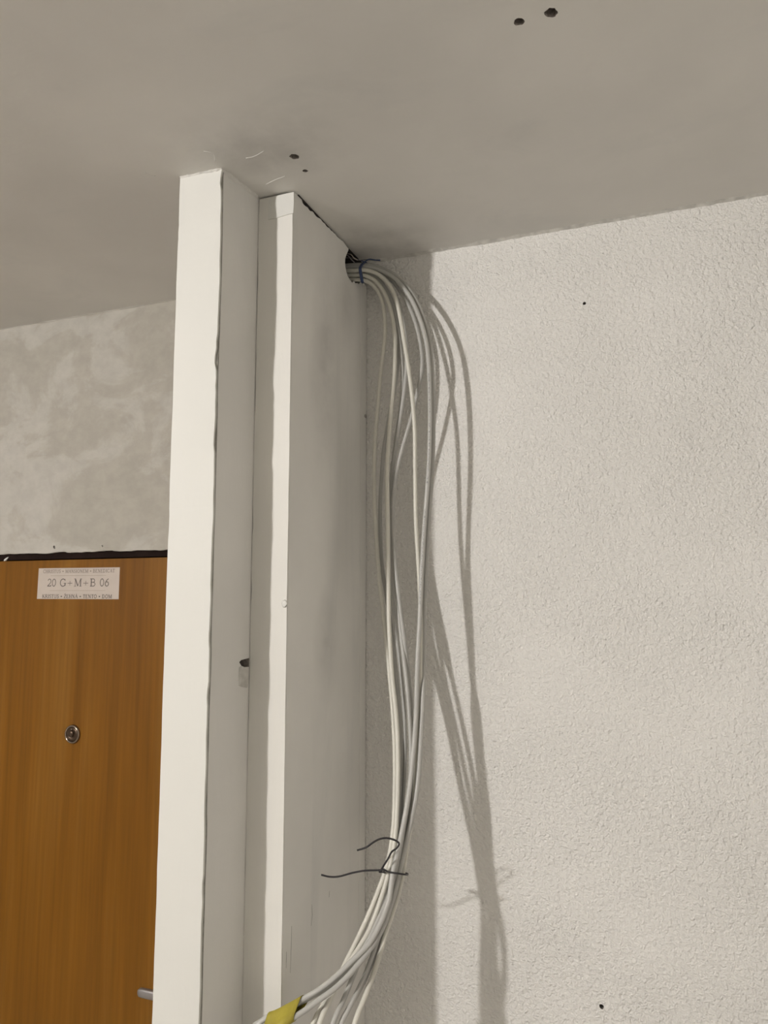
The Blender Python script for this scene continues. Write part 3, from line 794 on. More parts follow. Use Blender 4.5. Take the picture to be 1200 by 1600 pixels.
# ------------------------------------------------------------------ cables (centre lines in metres)
CABLES = {
    'A': (0.0041, [(-0.6479, 1.3794, 2.5501), (-0.6234, 1.3777, 2.5455), (-0.5986, 1.3755, 2.5409), (-0.5746, 1.3728, 2.5347), (-0.5557, 1.3701, 2.5224), (-0.5419, 1.3668, 2.5058), (-0.5324, 1.3625, 2.4872), (-0.5256, 1.3588, 2.4657), (-0.5217, 1.3555, 2.4423), (-0.5195, 1.3526, 2.4191), (-0.5194, 1.3502, 2.3952), (-0.5217, 1.3483, 2.3706), (-0.5243, 1.3470, 2.3463), (-0.5269, 1.3463, 2.3223), (-0.5292, 1.3463, 2.2983), (-0.5312, 1.3466, 2.2743), (-0.5334, 1.3470, 2.2503), (-0.5358, 1.3473, 2.2264), (-0.5381, 1.3476, 2.2024), (-0.5396, 1.3481, 2.1784), (-0.5405, 1.3487, 2.1544), (-0.5409, 1.3492, 2.1304), (-0.5410, 1.3495, 2.1063), (-0.5407, 1.3496, 2.0822), (-0.5399, 1.3493, 2.0582), (-0.5385, 1.3487, 2.0342), (-0.5367, 1.3475, 2.0104), (-0.5345, 1.3460, 1.9866), (-0.5320, 1.3440, 1.9629), (-0.5290, 1.3418, 1.9393), (-0.5256, 1.3393, 1.9157), (-0.5217, 1.3368, 1.8922), (-0.5178, 1.3340, 1.8687), (-0.5138, 1.3309, 1.8451), (-0.5097, 1.3276, 1.8216), (-0.5056, 1.3240, 1.7982), (-0.5015, 1.3201, 1.7750), (-0.4975, 1.3161, 1.7518), (-0.4936, 1.3118, 1.7286), (-0.4897, 1.3075, 1.7053), (-0.4859, 1.3031, 1.6819), (-0.4824, 1.2983, 1.6586), (-0.4792, 1.2931, 1.6353), (-0.4762, 1.2872, 1.6122), (-0.4734, 1.2806, 1.5894), (-0.4708, 1.2733, 1.5669), (-0.4683, 1.2654, 1.5445), (-0.4660, 1.2571, 1.5223), (-0.4643, 1.2485, 1.5001), (-0.4640, 1.2396, 1.4779), (-0.4651, 1.2305, 1.4557), (-0.4687, 1.2210, 1.4339), (-0.4741, 1.2112, 1.4129), (-0.4803, 1.2013, 1.3924), (-0.4871, 1.1907, 1.3721), (-0.4942, 1.1794, 1.3523), (-0.5016, 1.1673, 1.3330), (-0.5091, 1.1545, 1.3143), (-0.5159, 1.1407, 1.2962), (-0.5231, 1.1256, 1.2792), (-0.5307, 1.1098, 1.2626), (-0.5372, 1.0939, 1.2457), (-0.5462, 1.0671, 1.1928), (-0.5517, 1.0492, 1.1358), (-0.5551, 1.0369, 1.0772), (-0.5571, 1.0281, 1.0179), (-0.5583, 1.0213, 0.9582), (-0.5590, 1.0159, 0.8985), (-0.5594, 1.0111, 0.8387), (-0.5597, 1.0069, 0.7788), (-0.5599, 1.0029, 0.7190), (-0.5599, 0.9990, 0.6591), (-0.5600, 0.9953, 0.5992), (-0.5600, 0.9916, 0.5393), (-0.5601, 0.9879, 0.4794), (-0.5601, 0.9843, 0.4196), (-0.5601, 0.9807, 0.3597), (-0.5601, 0.9771, 0.2998), (-0.5601, 0.9735, 0.2399), (-0.5601, 0.9699, 0.1800), (-0.5601, 0.9663, 0.1201), (-0.5601, 0.9627, 0.0602), (-0.5601, 0.9591, 0.0003)]),
    'B': (0.0042, [(-0.6452, 1.3736, 2.5557), (-0.6210, 1.3729, 2.5524), (-0.5966, 1.3715, 2.5486), (-0.5724, 1.3696, 2.5432), (-0.5518, 1.3679, 2.5315), (-0.5369, 1.3649, 2.5150), (-0.5253, 1.3605, 2.4970), (-0.5160, 1.3555, 2.4780), (-0.5080, 1.3515, 2.4565), (-0.5017, 1.3479, 2.4338), (-0.4972, 1.3444, 2.4114), (-0.4949, 1.3417, 2.3875), (-0.4941, 1.3396, 2.3628), (-0.4939, 1.3381, 2.3385), (-0.4946, 1.3368, 2.3144), (-0.4963, 1.3357, 2.2902), (-0.4983, 1.3349, 2.2661), (-0.5003, 1.3343, 2.2420), (-0.5022, 1.3338, 2.2179), (-0.5040, 1.3334, 2.1939), (-0.5056, 1.3330, 2.1698), (-0.5069, 1.3326, 2.1458), (-0.5076, 1.3323, 2.1217), (-0.5076, 1.3320, 2.0976), (-0.5073, 1.3317, 2.0736), (-0.5066, 1.3312, 2.0495), (-0.5058, 1.3304, 2.0254), (-0.5051, 1.3293, 2.0014), (-0.5043, 1.3279, 1.9774), (-0.5035, 1.3262, 1.9535), (-0.5026, 1.3243, 1.9295), (-0.5015, 1.3221, 1.9056), (-0.5003, 1.3198, 1.8816), (-0.4988, 1.3172, 1.8577), (-0.4970, 1.3145, 1.8339), (-0.4947, 1.3115, 1.8101), (-0.4921, 1.3083, 1.7864), (-0.4893, 1.3049, 1.7628), (-0.4860, 1.3014, 1.7393), (-0.4820, 1.2980, 1.7159), (-0.4777, 1.2945, 1.6924), (-0.4742, 1.2906, 1.6689), (-0.4710, 1.2862, 1.6454), (-0.4683, 1.2811, 1.6220), (-0.4658, 1.2754, 1.5988), (-0.4636, 1.2690, 1.5758), (-0.4616, 1.2619, 1.5532), (-0.4598, 1.2542, 1.5307), (-0.4581, 1.2463, 1.5081), (-0.4572, 1.2380, 1.4856), (-0.4579, 1.2294, 1.4631), (-0.4602, 1.2204, 1.4409), (-0.4639, 1.2110, 1.4190), (-0.4685, 1.2015, 1.3976), (-0.4739, 1.1914, 1.3765), (-0.4803, 1.1803, 1.3562), (-0.4891, 1.1678, 1.3376), (-0.4996, 1.1546, 1.3205), (-0.5085, 1.1408, 1.3032), (-0.5153, 1.1255, 1.2862), (-0.5202, 1.1085, 1.2696), (-0.5236, 1.0913, 1.2528), (-0.5276, 1.0626, 1.2002), (-0.5300, 1.0435, 1.1434), (-0.5315, 1.0305, 1.0849), (-0.5324, 1.0212, 1.0256), (-0.5329, 1.0142, 0.9660), (-0.5332, 1.0086, 0.9063), (-0.5334, 1.0037, 0.8465), (-0.5336, 0.9994, 0.7866), (-0.5336, 0.9954, 0.7268), (-0.5337, 0.9915, 0.6669), (-0.5337, 0.9877, 0.6070), (-0.5337, 0.9841, 0.5471), (-0.5337, 0.9804, 0.4872), (-0.5337, 0.9768, 0.4273), (-0.5337, 0.9732, 0.3674), (-0.5337, 0.9696, 0.3076), (-0.5337, 0.9660, 0.2477), (-0.5337, 0.9624, 0.1878), (-0.5337, 0.9588, 0.1279), (-0.5337, 0.9552, 0.0680), (-0.5337, 0.9516, 0.0081)]),
    'G1': (0.004, [(-0.6488, 1.3811, 2.5693), (-0.6248, 1.3809, 2.5662), (-0.6007, 1.3802, 2.5627), (-0.5768, 1.3794, 2.5577), (-0.5558, 1.3793, 2.5466), (-0.5400, 1.3776, 2.5297), (-0.5272, 1.3738, 2.5107), (-0.5167, 1.3685, 2.4916), (-0.5073, 1.3639, 2.4710), (-0.4995, 1.3608, 2.4484), (-0.4942, 1.3598, 2.4264), (-0.4916, 1.3590, 2.4035), (-0.4916, 1.3578, 2.3788), (-0.4930, 1.3569, 2.3541), (-0.4956, 1.3565, 2.3299), (-0.4993, 1.3565, 2.3059), (-0.5039, 1.3567, 2.2821), (-0.5087, 1.3572, 2.2583), (-0.5135, 1.3579, 2.2347), (-0.5182, 1.3588, 2.2110), (-0.5227, 1.3596, 2.1873), (-0.5264, 1.3606, 2.1635), (-0.5290, 1.3618, 2.1396), (-0.5311, 1.3628, 2.1156), (-0.5327, 1.3634, 2.0915), (-0.5339, 1.3637, 2.0674), (-0.5342, 1.3634, 2.0433), (-0.5337, 1.3626, 2.0193), (-0.5324, 1.3613, 1.9954), (-0.5306, 1.3595, 1.9717), (-0.5281, 1.3573, 1.9480), (-0.5241, 1.3551, 1.9244), (-0.5191, 1.3529, 1.9010), (-0.5143, 1.3504, 1.8776), (-0.5094, 1.3477, 1.8542), (-0.5050, 1.3445, 1.8306), (-0.5009, 1.3409, 1.8071), (-0.4969, 1.3371, 1.7837), (-0.4929, 1.3331, 1.7604), (-0.4889, 1.3290, 1.7371), (-0.4847, 1.3250, 1.7138), (-0.4805, 1.3208, 1.6904), (-0.4771, 1.3162, 1.6669), (-0.4742, 1.3111, 1.6435), (-0.4718, 1.3055, 1.6201), (-0.4697, 1.2992, 1.5970), (-0.4678, 1.2922, 1.5740), (-0.4661, 1.2844, 1.5515), (-0.4645, 1.2762, 1.5292), (-0.4622, 1.2678, 1.5069), (-0.4603, 1.2592, 1.4846), (-0.4601, 1.2500, 1.4624), (-0.4614, 1.2405, 1.4403), (-0.4646, 1.2305, 1.4186), (-0.4686, 1.2201, 1.3973), (-0.4735, 1.2090, 1.3767), (-0.4790, 1.1970, 1.3567), (-0.4852, 1.1838, 1.3376), (-0.4904, 1.1699, 1.3188), (-0.4950, 1.1552, 1.3007), (-0.4991, 1.1401, 1.2833), (-0.5036, 1.1241, 1.2662), (-0.5085, 1.1073, 1.2494), (-0.5145, 1.0793, 1.1966), (-0.5182, 1.0606, 1.1397), (-0.5205, 1.0479, 1.0812), (-0.5218, 1.0387, 1.0219), (-0.5226, 1.0318, 0.9623), (-0.5231, 1.0262, 0.9025), (-0.5234, 1.0215, 0.8427), (-0.5236, 1.0171, 0.7829), (-0.5237, 1.0131, 0.7230), (-0.5237, 1.0093, 0.6631), (-0.5238, 1.0055, 0.6033), (-0.5238, 1.0018, 0.5434), (-0.5238, 0.9982, 0.4835), (-0.5238, 0.9946, 0.4236), (-0.5238, 0.9909, 0.3637), (-0.5238, 0.9873, 0.3038), (-0.5238, 0.9837, 0.2439), (-0.5238, 0.9801, 0.1840), (-0.5238, 0.9765, 0.1241), (-0.5238, 0.9729, 0.0642), (-0.5238, 0.9693, 0.0043)]),
    'D': (0.004, [(-0.6417, 1.3660, 2.5618), (-0.6176, 1.3655, 2.5584), (-0.5932, 1.3645, 2.5548), (-0.5686, 1.3627, 2.5512), (-0.5457, 1.3616, 2.5417), (-0.5273, 1.3603, 2.5266), (-0.5129, 1.3572, 2.5094), (-0.5023, 1.3526, 2.4908), (-0.4942, 1.3473, 2.4711), (-0.4875, 1.3426, 2.4491), (-0.4819, 1.3386, 2.4260), (-0.4769, 1.3350, 2.4028), (-0.4723, 1.3321, 2.3793), (-0.4677, 1.3303, 2.3552), (-0.4636, 1.3289, 2.3311), (-0.4599, 1.3279, 2.3072), (-0.4567, 1.3272, 2.2833), (-0.4539, 1.3267, 2.2592), (-0.4516, 1.3264, 2.2351), (-0.4498, 1.3262, 2.2110), (-0.4490, 1.3259, 2.1868), (-0.4488, 1.3254, 2.1626), (-0.4486, 1.3251, 2.1385), (-0.4484, 1.3249, 2.1143), (-0.4482, 1.3247, 2.0901), (-0.4479, 1.3245, 2.0660), (-0.4476, 1.3243, 2.0418), (-0.4468, 1.3242, 2.0177), (-0.4455, 1.3241, 1.9936), (-0.4441, 1.3241, 1.9695), (-0.4426, 1.3239, 1.9455), (-0.4410, 1.3235, 1.9214), (-0.4397, 1.3224, 1.8973), (-0.4385, 1.3208, 1.8732), (-0.4374, 1.3186, 1.8491), (-0.4366, 1.3161, 1.8250), (-0.4359, 1.3133, 1.8010), (-0.4352, 1.3102, 1.7771), (-0.4349, 1.3078, 1.7531), (-0.4357, 1.3083, 1.7288), (-0.4362, 1.3074, 1.7045), (-0.4360, 1.3040, 1.6805), (-0.4359, 1.3002, 1.6567), (-0.4358, 1.2962, 1.6330), (-0.4357, 1.2917, 1.6094), (-0.4357, 1.2866, 1.5858), (-0.4360, 1.2809, 1.5625), (-0.4368, 1.2745, 1.5393), (-0.4380, 1.2675, 1.5162), (-0.4394, 1.2602, 1.4933), (-0.4410, 1.2525, 1.4704), (-0.4425, 1.2448, 1.4476), (-0.4443, 1.2368, 1.4248), (-0.4473, 1.2282, 1.4027), (-0.4518, 1.2187, 1.3815), (-0.4567, 1.2082, 1.3605), (-0.4611, 1.1968, 1.3399), (-0.4647, 1.1845, 1.3196), (-0.4680, 1.1713, 1.3000), (-0.4724, 1.1572, 1.2814), (-0.4771, 1.1422, 1.2631), (-0.4816, 1.1268, 1.2451), (-0.4878, 1.1008, 1.1913), (-0.4916, 1.0835, 1.1340), (-0.4939, 1.0716, 1.0752), (-0.4953, 1.0630, 1.0159), (-0.4961, 1.0564, 0.9562), (-0.4966, 1.0510, 0.8965), (-0.4969, 1.0463, 0.8367), (-0.4971, 1.0420, 0.7768), (-0.4972, 1.0381, 0.7169), (-0.4973, 1.0342, 0.6571), (-0.4973, 1.0305, 0.5972), (-0.4973, 1.0268, 0.5373), (-0.4974, 1.0232, 0.4774), (-0.4974, 1.0195, 0.4175), (-0.4974, 1.0159, 0.3576), (-0.4974, 1.0123, 0.2977), (-0.4974, 1.0087, 0.2378), (-0.4974, 1.0051, 0.1780), (-0.4974, 1.0015, 0.1181), (-0.4974, 0.9979, 0.0582)]),
    'G2': (0.0041, [(-0.6524, 1.3887, 2.5788), (-0.6282, 1.3884, 2.5763), (-0.6027, 1.3851, 2.5720), (-0.5767, 1.3799, 2.5659), (-0.5540, 1.3793, 2.5559), (-0.5363, 1.3793, 2.5407), (-0.5224, 1.3777, 2.5229), (-0.5115, 1.3740, 2.5049), (-0.5020, 1.3698, 2.4855), (-0.4938, 1.3657, 2.4643), (-0.4872, 1.3620, 2.4421), (-0.4819, 1.3587, 2.4192), (-0.4779, 1.3564, 2.3953), (-0.4752, 1.3548, 2.3709), (-0.4744, 1.3534, 2.3464), (-0.4752, 1.3522, 2.3220), (-0.4772, 1.3513, 2.2976), (-0.4802, 1.3507, 2.2734), (-0.4838, 1.3505, 2.2494), (-0.4880, 1.3505, 2.2255), (-0.4923, 1.3506, 2.2017), (-0.4965, 1.3508, 2.1779), (-0.5003, 1.3510, 2.1540), (-0.5034, 1.3512, 2.1300), (-0.5051, 1.3515, 2.1059), (-0.5057, 1.3517, 2.0818), (-0.5059, 1.3515, 2.0576), (-0.5056, 1.3508, 2.0334), (-0.5049, 1.3496, 2.0093), (-0.5035, 1.3482, 1.9853), (-0.5012, 1.3464, 1.9615), (-0.4985, 1.3444, 1.9376), (-0.4954, 1.3422, 1.9138), (-0.4921, 1.3398, 1.8900), (-0.4884, 1.3373, 1.8662), (-0.4845, 1.3347, 1.8425), (-0.4804, 1.3317, 1.8188), (-0.4756, 1.3271, 1.7954), (-0.4705, 1.3215, 1.7722), (-0.4661, 1.3175, 1.7489), (-0.4621, 1.3139, 1.7255), (-0.4584, 1.3101, 1.7020), (-0.4552, 1.3060, 1.6783), (-0.4522, 1.3015, 1.6547), (-0.4494, 1.2966, 1.6312), (-0.4472, 1.2908, 1.6078), (-0.4456, 1.2842, 1.5846), (-0.4447, 1.2767, 1.5620), (-0.4453, 1.2680, 1.5396), (-0.4463, 1.2586, 1.5173), (-0.4469, 1.2488, 1.4952), (-0.4479, 1.2386, 1.4733), (-0.4498, 1.2280, 1.4516), (-0.4519, 1.2189, 1.4293), (-0.4558, 1.2102, 1.4071), (-0.4614, 1.1987, 1.3867), (-0.4687, 1.1857, 1.3677), (-0.4756, 1.1728, 1.3489), (-0.4846, 1.1591, 1.3313), (-0.4971, 1.1447, 1.3164), (-0.5109, 1.1314, 1.3018), (-0.5278, 1.1208, 1.2877), (-0.5473, 1.1117, 1.2760), (-0.5673, 1.1033, 1.2658), (-0.5872, 1.0949, 1.2551), (-0.6074, 1.0868, 1.2452), (-0.6276, 1.0788, 1.2357), (-0.6622, 1.0570, 1.1918), (-0.6829, 1.0363, 1.1394), (-0.6945, 1.0170, 1.0838), (-0.7003, 0.9988, 1.0269), (-0.7026, 0.9814, 0.9695), (-0.7029, 0.9645, 0.9120), (-0.7019, 0.9479, 0.8543), (-0.7001, 0.9373, 0.7953), (-0.6978, 0.9305, 0.7357), (-0.6952, 0.9259, 0.6760), (-0.6924, 0.9227, 0.6161), (-0.6896, 0.9203, 0.5562), (-0.6867, 0.9184, 0.4963), (-0.6837, 0.9167, 0.4364), (-0.6808, 0.9153, 0.3765), (-0.6778, 0.9139, 0.3166), (-0.6748, 0.9126, 0.2567), (-0.6718, 0.9114, 0.1968), (-0.6688, 0.9101, 0.1369), (-0.6658, 0.9089, 0.0770), (-0.6629, 0.9077, 0.0170)]),
    'G3': (0.004, [(-0.6547, 1.3935, 2.5855), (-0.6308, 1.3933, 2.5823), (-0.6066, 1.3928, 2.5786), (-0.5817, 1.3921, 2.5740), (-0.5582, 1.3909, 2.5659), (-0.5380, 1.3889, 2.5530), (-0.5213, 1.3864, 2.5354), (-0.5074, 1.3822, 2.5173), (-0.4952, 1.3768, 2.4994), (-0.4837, 1.3717, 2.4803), (-0.4729, 1.3671, 2.4598), (-0.4637, 1.3630, 2.4386), (-0.4560, 1.3594, 2.4168), (-0.4497, 1.3568, 2.3939), (-0.4451, 1.3551, 2.3700), (-0.4425, 1.3538, 2.3461), (-0.4430, 1.3525, 2.3219), (-0.4470, 1.3509, 2.2981), (-0.4522, 1.3496, 2.2744), (-0.4578, 1.3486, 2.2508), (-0.4639, 1.3479, 2.2275), (-0.4708, 1.3469, 2.2043), (-0.4779, 1.3460, 2.1813), (-0.4844, 1.3451, 2.1581), (-0.4901, 1.3444, 2.1347), (-0.4946, 1.3437, 2.1110), (-0.4978, 1.3432, 2.0872), (-0.4993, 1.3429, 2.0632), (-0.4997, 1.3425, 2.0392), (-0.4992, 1.3420, 2.0151), (-0.4978, 1.3412, 1.9912), (-0.4959, 1.3402, 1.9672), (-0.4934, 1.3390, 1.9434), (-0.4904, 1.3375, 1.9196), (-0.4869, 1.3358, 1.8959), (-0.4831, 1.3339, 1.8722), (-0.4791, 1.3316, 1.8485), (-0.4749, 1.3293, 1.8249), (-0.4712, 1.3279, 1.8012), (-0.4681, 1.3270, 1.7776), (-0.4644, 1.3241, 1.7541), (-0.4604, 1.3206, 1.7306), (-0.4564, 1.3171, 1.7071), (-0.4525, 1.3136, 1.6835), (-0.4489, 1.3100, 1.6600), (-0.4460, 1.3060, 1.6364), (-0.4439, 1.3015, 1.6130), (-0.4426, 1.2961, 1.5896), (-0.4423, 1.2899, 1.5664), (-0.4427, 1.2830, 1.5435), (-0.4438, 1.2754, 1.5207), (-0.4453, 1.2673, 1.4981), (-0.4471, 1.2589, 1.4756), (-0.4490, 1.2501, 1.4533), (-0.4511, 1.2410, 1.4312), (-0.4536, 1.2313, 1.4094), (-0.4574, 1.2218, 1.3880), (-0.4632, 1.2148, 1.3656), (-0.4680, 1.2051, 1.3442), (-0.4712, 1.1923, 1.3243), (-0.4763, 1.1781, 1.3055), (-0.4821, 1.1633, 1.2877), (-0.4894, 1.1480, 1.2708), (-0.4974, 1.1321, 1.2543), (-0.5034, 1.1164, 1.2371), (-0.5130, 1.0898, 1.1842), (-0.5189, 1.0720, 1.1272), (-0.5225, 1.0598, 1.0686), (-0.5246, 1.0510, 1.0093), (-0.5259, 1.0443, 0.9496), (-0.5267, 1.0388, 0.8899), (-0.5271, 1.0341, 0.8301), (-0.5274, 1.0298, 0.7702), (-0.5276, 1.0258, 0.7104), (-0.5277, 1.0220, 0.6505), (-0.5277, 1.0182, 0.5906), (-0.5278, 1.0145, 0.5307), (-0.5278, 1.0109, 0.4708), (-0.5278, 1.0073, 0.4110), (-0.5278, 1.0036, 0.3511), (-0.5278, 1.0000, 0.2912), (-0.5278, 0.9964, 0.2313), (-0.5278, 0.9928, 0.1714), (-0.5278, 0.9892, 0.1115), (-0.5278, 0.9857, 0.0516)]),
    'E': (0.0043, [(-0.6453, 1.3736, 2.5712), (-0.6213, 1.3733, 2.5695), (-0.5970, 1.3728, 2.5671), (-0.5724, 1.3724, 2.5626), (-0.5493, 1.3718, 2.5546), (-0.5285, 1.3707, 2.5434), (-0.5092, 1.3689, 2.5295), (-0.4936, 1.3659, 2.5127), (-0.4802, 1.3616, 2.4950), (-0.4685, 1.3564, 2.4770), (-0.4579, 1.3518, 2.4569), (-0.4486, 1.3478, 2.4353), (-0.4404, 1.3440, 2.4137), (-0.4336, 1.3411, 2.3910), (-0.4284, 1.3388, 2.3673), (-0.4251, 1.3369, 2.3432), (-0.4231, 1.3353, 2.3190), (-0.4219, 1.3340, 2.2949), (-0.4211, 1.3330, 2.2707), (-0.4207, 1.3323, 2.2466), (-0.4205, 1.3317, 2.2224), (-0.4208, 1.3312, 2.1983), (-0.4213, 1.3308, 2.1743), (-0.4221, 1.3304, 2.1502), (-0.4233, 1.3299, 2.1261), (-0.4249, 1.3294, 2.1021), (-0.4268, 1.3287, 2.0780), (-0.4286, 1.3279, 2.0540), (-0.4303, 1.3268, 2.0299), (-0.4318, 1.3254, 2.0058), (-0.4330, 1.3237, 1.9819), (-0.4338, 1.3216, 1.9579), (-0.4345, 1.3192, 1.9340), (-0.4349, 1.3166, 1.9100), (-0.4353, 1.3141, 1.8861), (-0.4357, 1.3116, 1.8622), (-0.4361, 1.3091, 1.8383), (-0.4368, 1.3065, 1.8145), (-0.4375, 1.3037, 1.7907), (-0.4378, 1.3010, 1.7669), (-0.4380, 1.2984, 1.7431), (-0.4377, 1.2958, 1.7192), (-0.4375, 1.2929, 1.6953), (-0.4376, 1.2895, 1.6715), (-0.4380, 1.2856, 1.6478), (-0.4386, 1.2810, 1.6243), (-0.4393, 1.2755, 1.6010), (-0.4400, 1.2692, 1.5780), (-0.4410, 1.2621, 1.5551), (-0.4422, 1.2541, 1.5325), (-0.4441, 1.2452, 1.5103), (-0.4461, 1.2357, 1.4882), (-0.4481, 1.2257, 1.4664), (-0.4512, 1.2152, 1.4450), (-0.4520, 1.2051, 1.4234), (-0.4520, 1.1945, 1.4019), (-0.4560, 1.1823, 1.3816), (-0.4624, 1.1693, 1.3632), (-0.4716, 1.1558, 1.3460), (-0.4854, 1.1424, 1.3316), (-0.5001, 1.1294, 1.3177), (-0.5151, 1.1167, 1.3038), (-0.5320, 1.1046, 1.2915), (-0.5506, 1.0935, 1.2810), (-0.5696, 1.0831, 1.2709), (-0.5889, 1.0732, 1.2610), (-0.6085, 1.0638, 1.2516), (-0.6434, 1.0397, 1.2091), (-0.6644, 1.0175, 1.1575), (-0.6761, 0.9972, 1.1022), (-0.6820, 0.9785, 1.0456), (-0.6844, 0.9607, 0.9883), (-0.6847, 0.9435, 0.9308), (-0.6837, 0.9268, 0.8732), (-0.6819, 0.9162, 0.8142), (-0.6796, 0.9093, 0.7546), (-0.6771, 0.9047, 0.6948), (-0.6743, 0.9014, 0.6350), (-0.6715, 0.8990, 0.5751), (-0.6686, 0.8971, 0.5152), (-0.6656, 0.8954, 0.4553), (-0.6627, 0.8940, 0.3954), (-0.6597, 0.8926, 0.3355), (-0.6567, 0.8913, 0.2756), (-0.6537, 0.8901, 0.2157), (-0.6507, 0.8888, 0.1557), (-0.6477, 0.8876, 0.0958), (-0.6447, 0.8864, 0.0359)]),
    'F': (0.0043, [(-0.6488, 1.3810, 2.5777), (-0.6242, 1.3797, 2.5762), (-0.6007, 1.3810, 2.5753), (-0.5774, 1.3843, 2.5729), (-0.5536, 1.3839, 2.5657), (-0.5323, 1.3823, 2.5545), (-0.5123, 1.3805, 2.5409), (-0.4955, 1.3778, 2.5244), (-0.4810, 1.3739, 2.5067), (-0.4688, 1.3688, 2.4888), (-0.4578, 1.3638, 2.4695), (-0.4480, 1.3594, 2.4482), (-0.4395, 1.3554, 2.4265), (-0.4324, 1.3518, 2.4043), (-0.4270, 1.3492, 2.3806), (-0.4232, 1.3470, 2.3564), (-0.4209, 1.3451, 2.3321), (-0.4194, 1.3436, 2.3078), (-0.4183, 1.3424, 2.2836), (-0.4175, 1.3415, 2.2593), (-0.4171, 1.3408, 2.2351), (-0.4170, 1.3402, 2.2108), (-0.4171, 1.3397, 2.1866), (-0.4177, 1.3391, 2.1624), (-0.4189, 1.3385, 2.1382), (-0.4203, 1.3379, 2.1141), (-0.4218, 1.3373, 2.0899), (-0.4234, 1.3366, 2.0657), (-0.4250, 1.3358, 2.0416), (-0.4265, 1.3349, 2.0174), (-0.4281, 1.3338, 1.9933), (-0.4295, 1.3325, 1.9692), (-0.4306, 1.3312, 1.9451), (-0.4314, 1.3300, 1.9210), (-0.4320, 1.3287, 1.8969), (-0.4325, 1.3273, 1.8728), (-0.4329, 1.3257, 1.8486), (-0.4328, 1.3237, 1.8245), (-0.4324, 1.3214, 1.8004), (-0.4320, 1.3189, 1.7763), (-0.4311, 1.3151, 1.7524), (-0.4294, 1.3079, 1.7288), (-0.4284, 1.3021, 1.7052), (-0.4284, 1.2984, 1.6813), (-0.4288, 1.2947, 1.6575), (-0.4291, 1.2906, 1.6337), (-0.4290, 1.2861, 1.6101), (-0.4292, 1.2808, 1.5866), (-0.4299, 1.2747, 1.5634), (-0.4314, 1.2678, 1.5404), (-0.4343, 1.2601, 1.5177), (-0.4376, 1.2521, 1.4951), (-0.4412, 1.2437, 1.4726), (-0.4443, 1.2346, 1.4504), (-0.4460, 1.2232, 1.4290), (-0.4476, 1.2095, 1.4088), (-0.4514, 1.1965, 1.3888), (-0.4554, 1.1835, 1.3691), (-0.4621, 1.1696, 1.3515), (-0.4715, 1.1543, 1.3354), (-0.4827, 1.1385, 1.3209), (-0.4947, 1.1231, 1.3071), (-0.5091, 1.1082, 1.2945), (-0.5256, 1.0942, 1.2836), (-0.5422, 1.0808, 1.2722), (-0.5600, 1.0682, 1.2621), (-0.5774, 1.0558, 1.2519), (-0.6064, 1.0269, 1.2080), (-0.6233, 1.0020, 1.1561), (-0.6325, 0.9802, 1.1010), (-0.6369, 0.9605, 1.0445), (-0.6384, 0.9422, 0.9874), (-0.6381, 0.9248, 0.9300), (-0.6368, 0.9078, 0.8724), (-0.6348, 0.8971, 0.8134), (-0.6324, 0.8902, 0.7539), (-0.6298, 0.8855, 0.6941), (-0.6270, 0.8822, 0.6343), (-0.6241, 0.8798, 0.5744), (-0.6212, 0.8779, 0.5145), (-0.6182, 0.8762, 0.4546), (-0.6153, 0.8747, 0.3947), (-0.6123, 0.8734, 0.3348), (-0.6093, 0.8721, 0.2748), (-0.6063, 0.8708, 0.2149), (-0.6033, 0.8696, 0.1550), (-0.6003, 0.8684, 0.0951), (-0.5973, 0.8672, 0.0352)]),
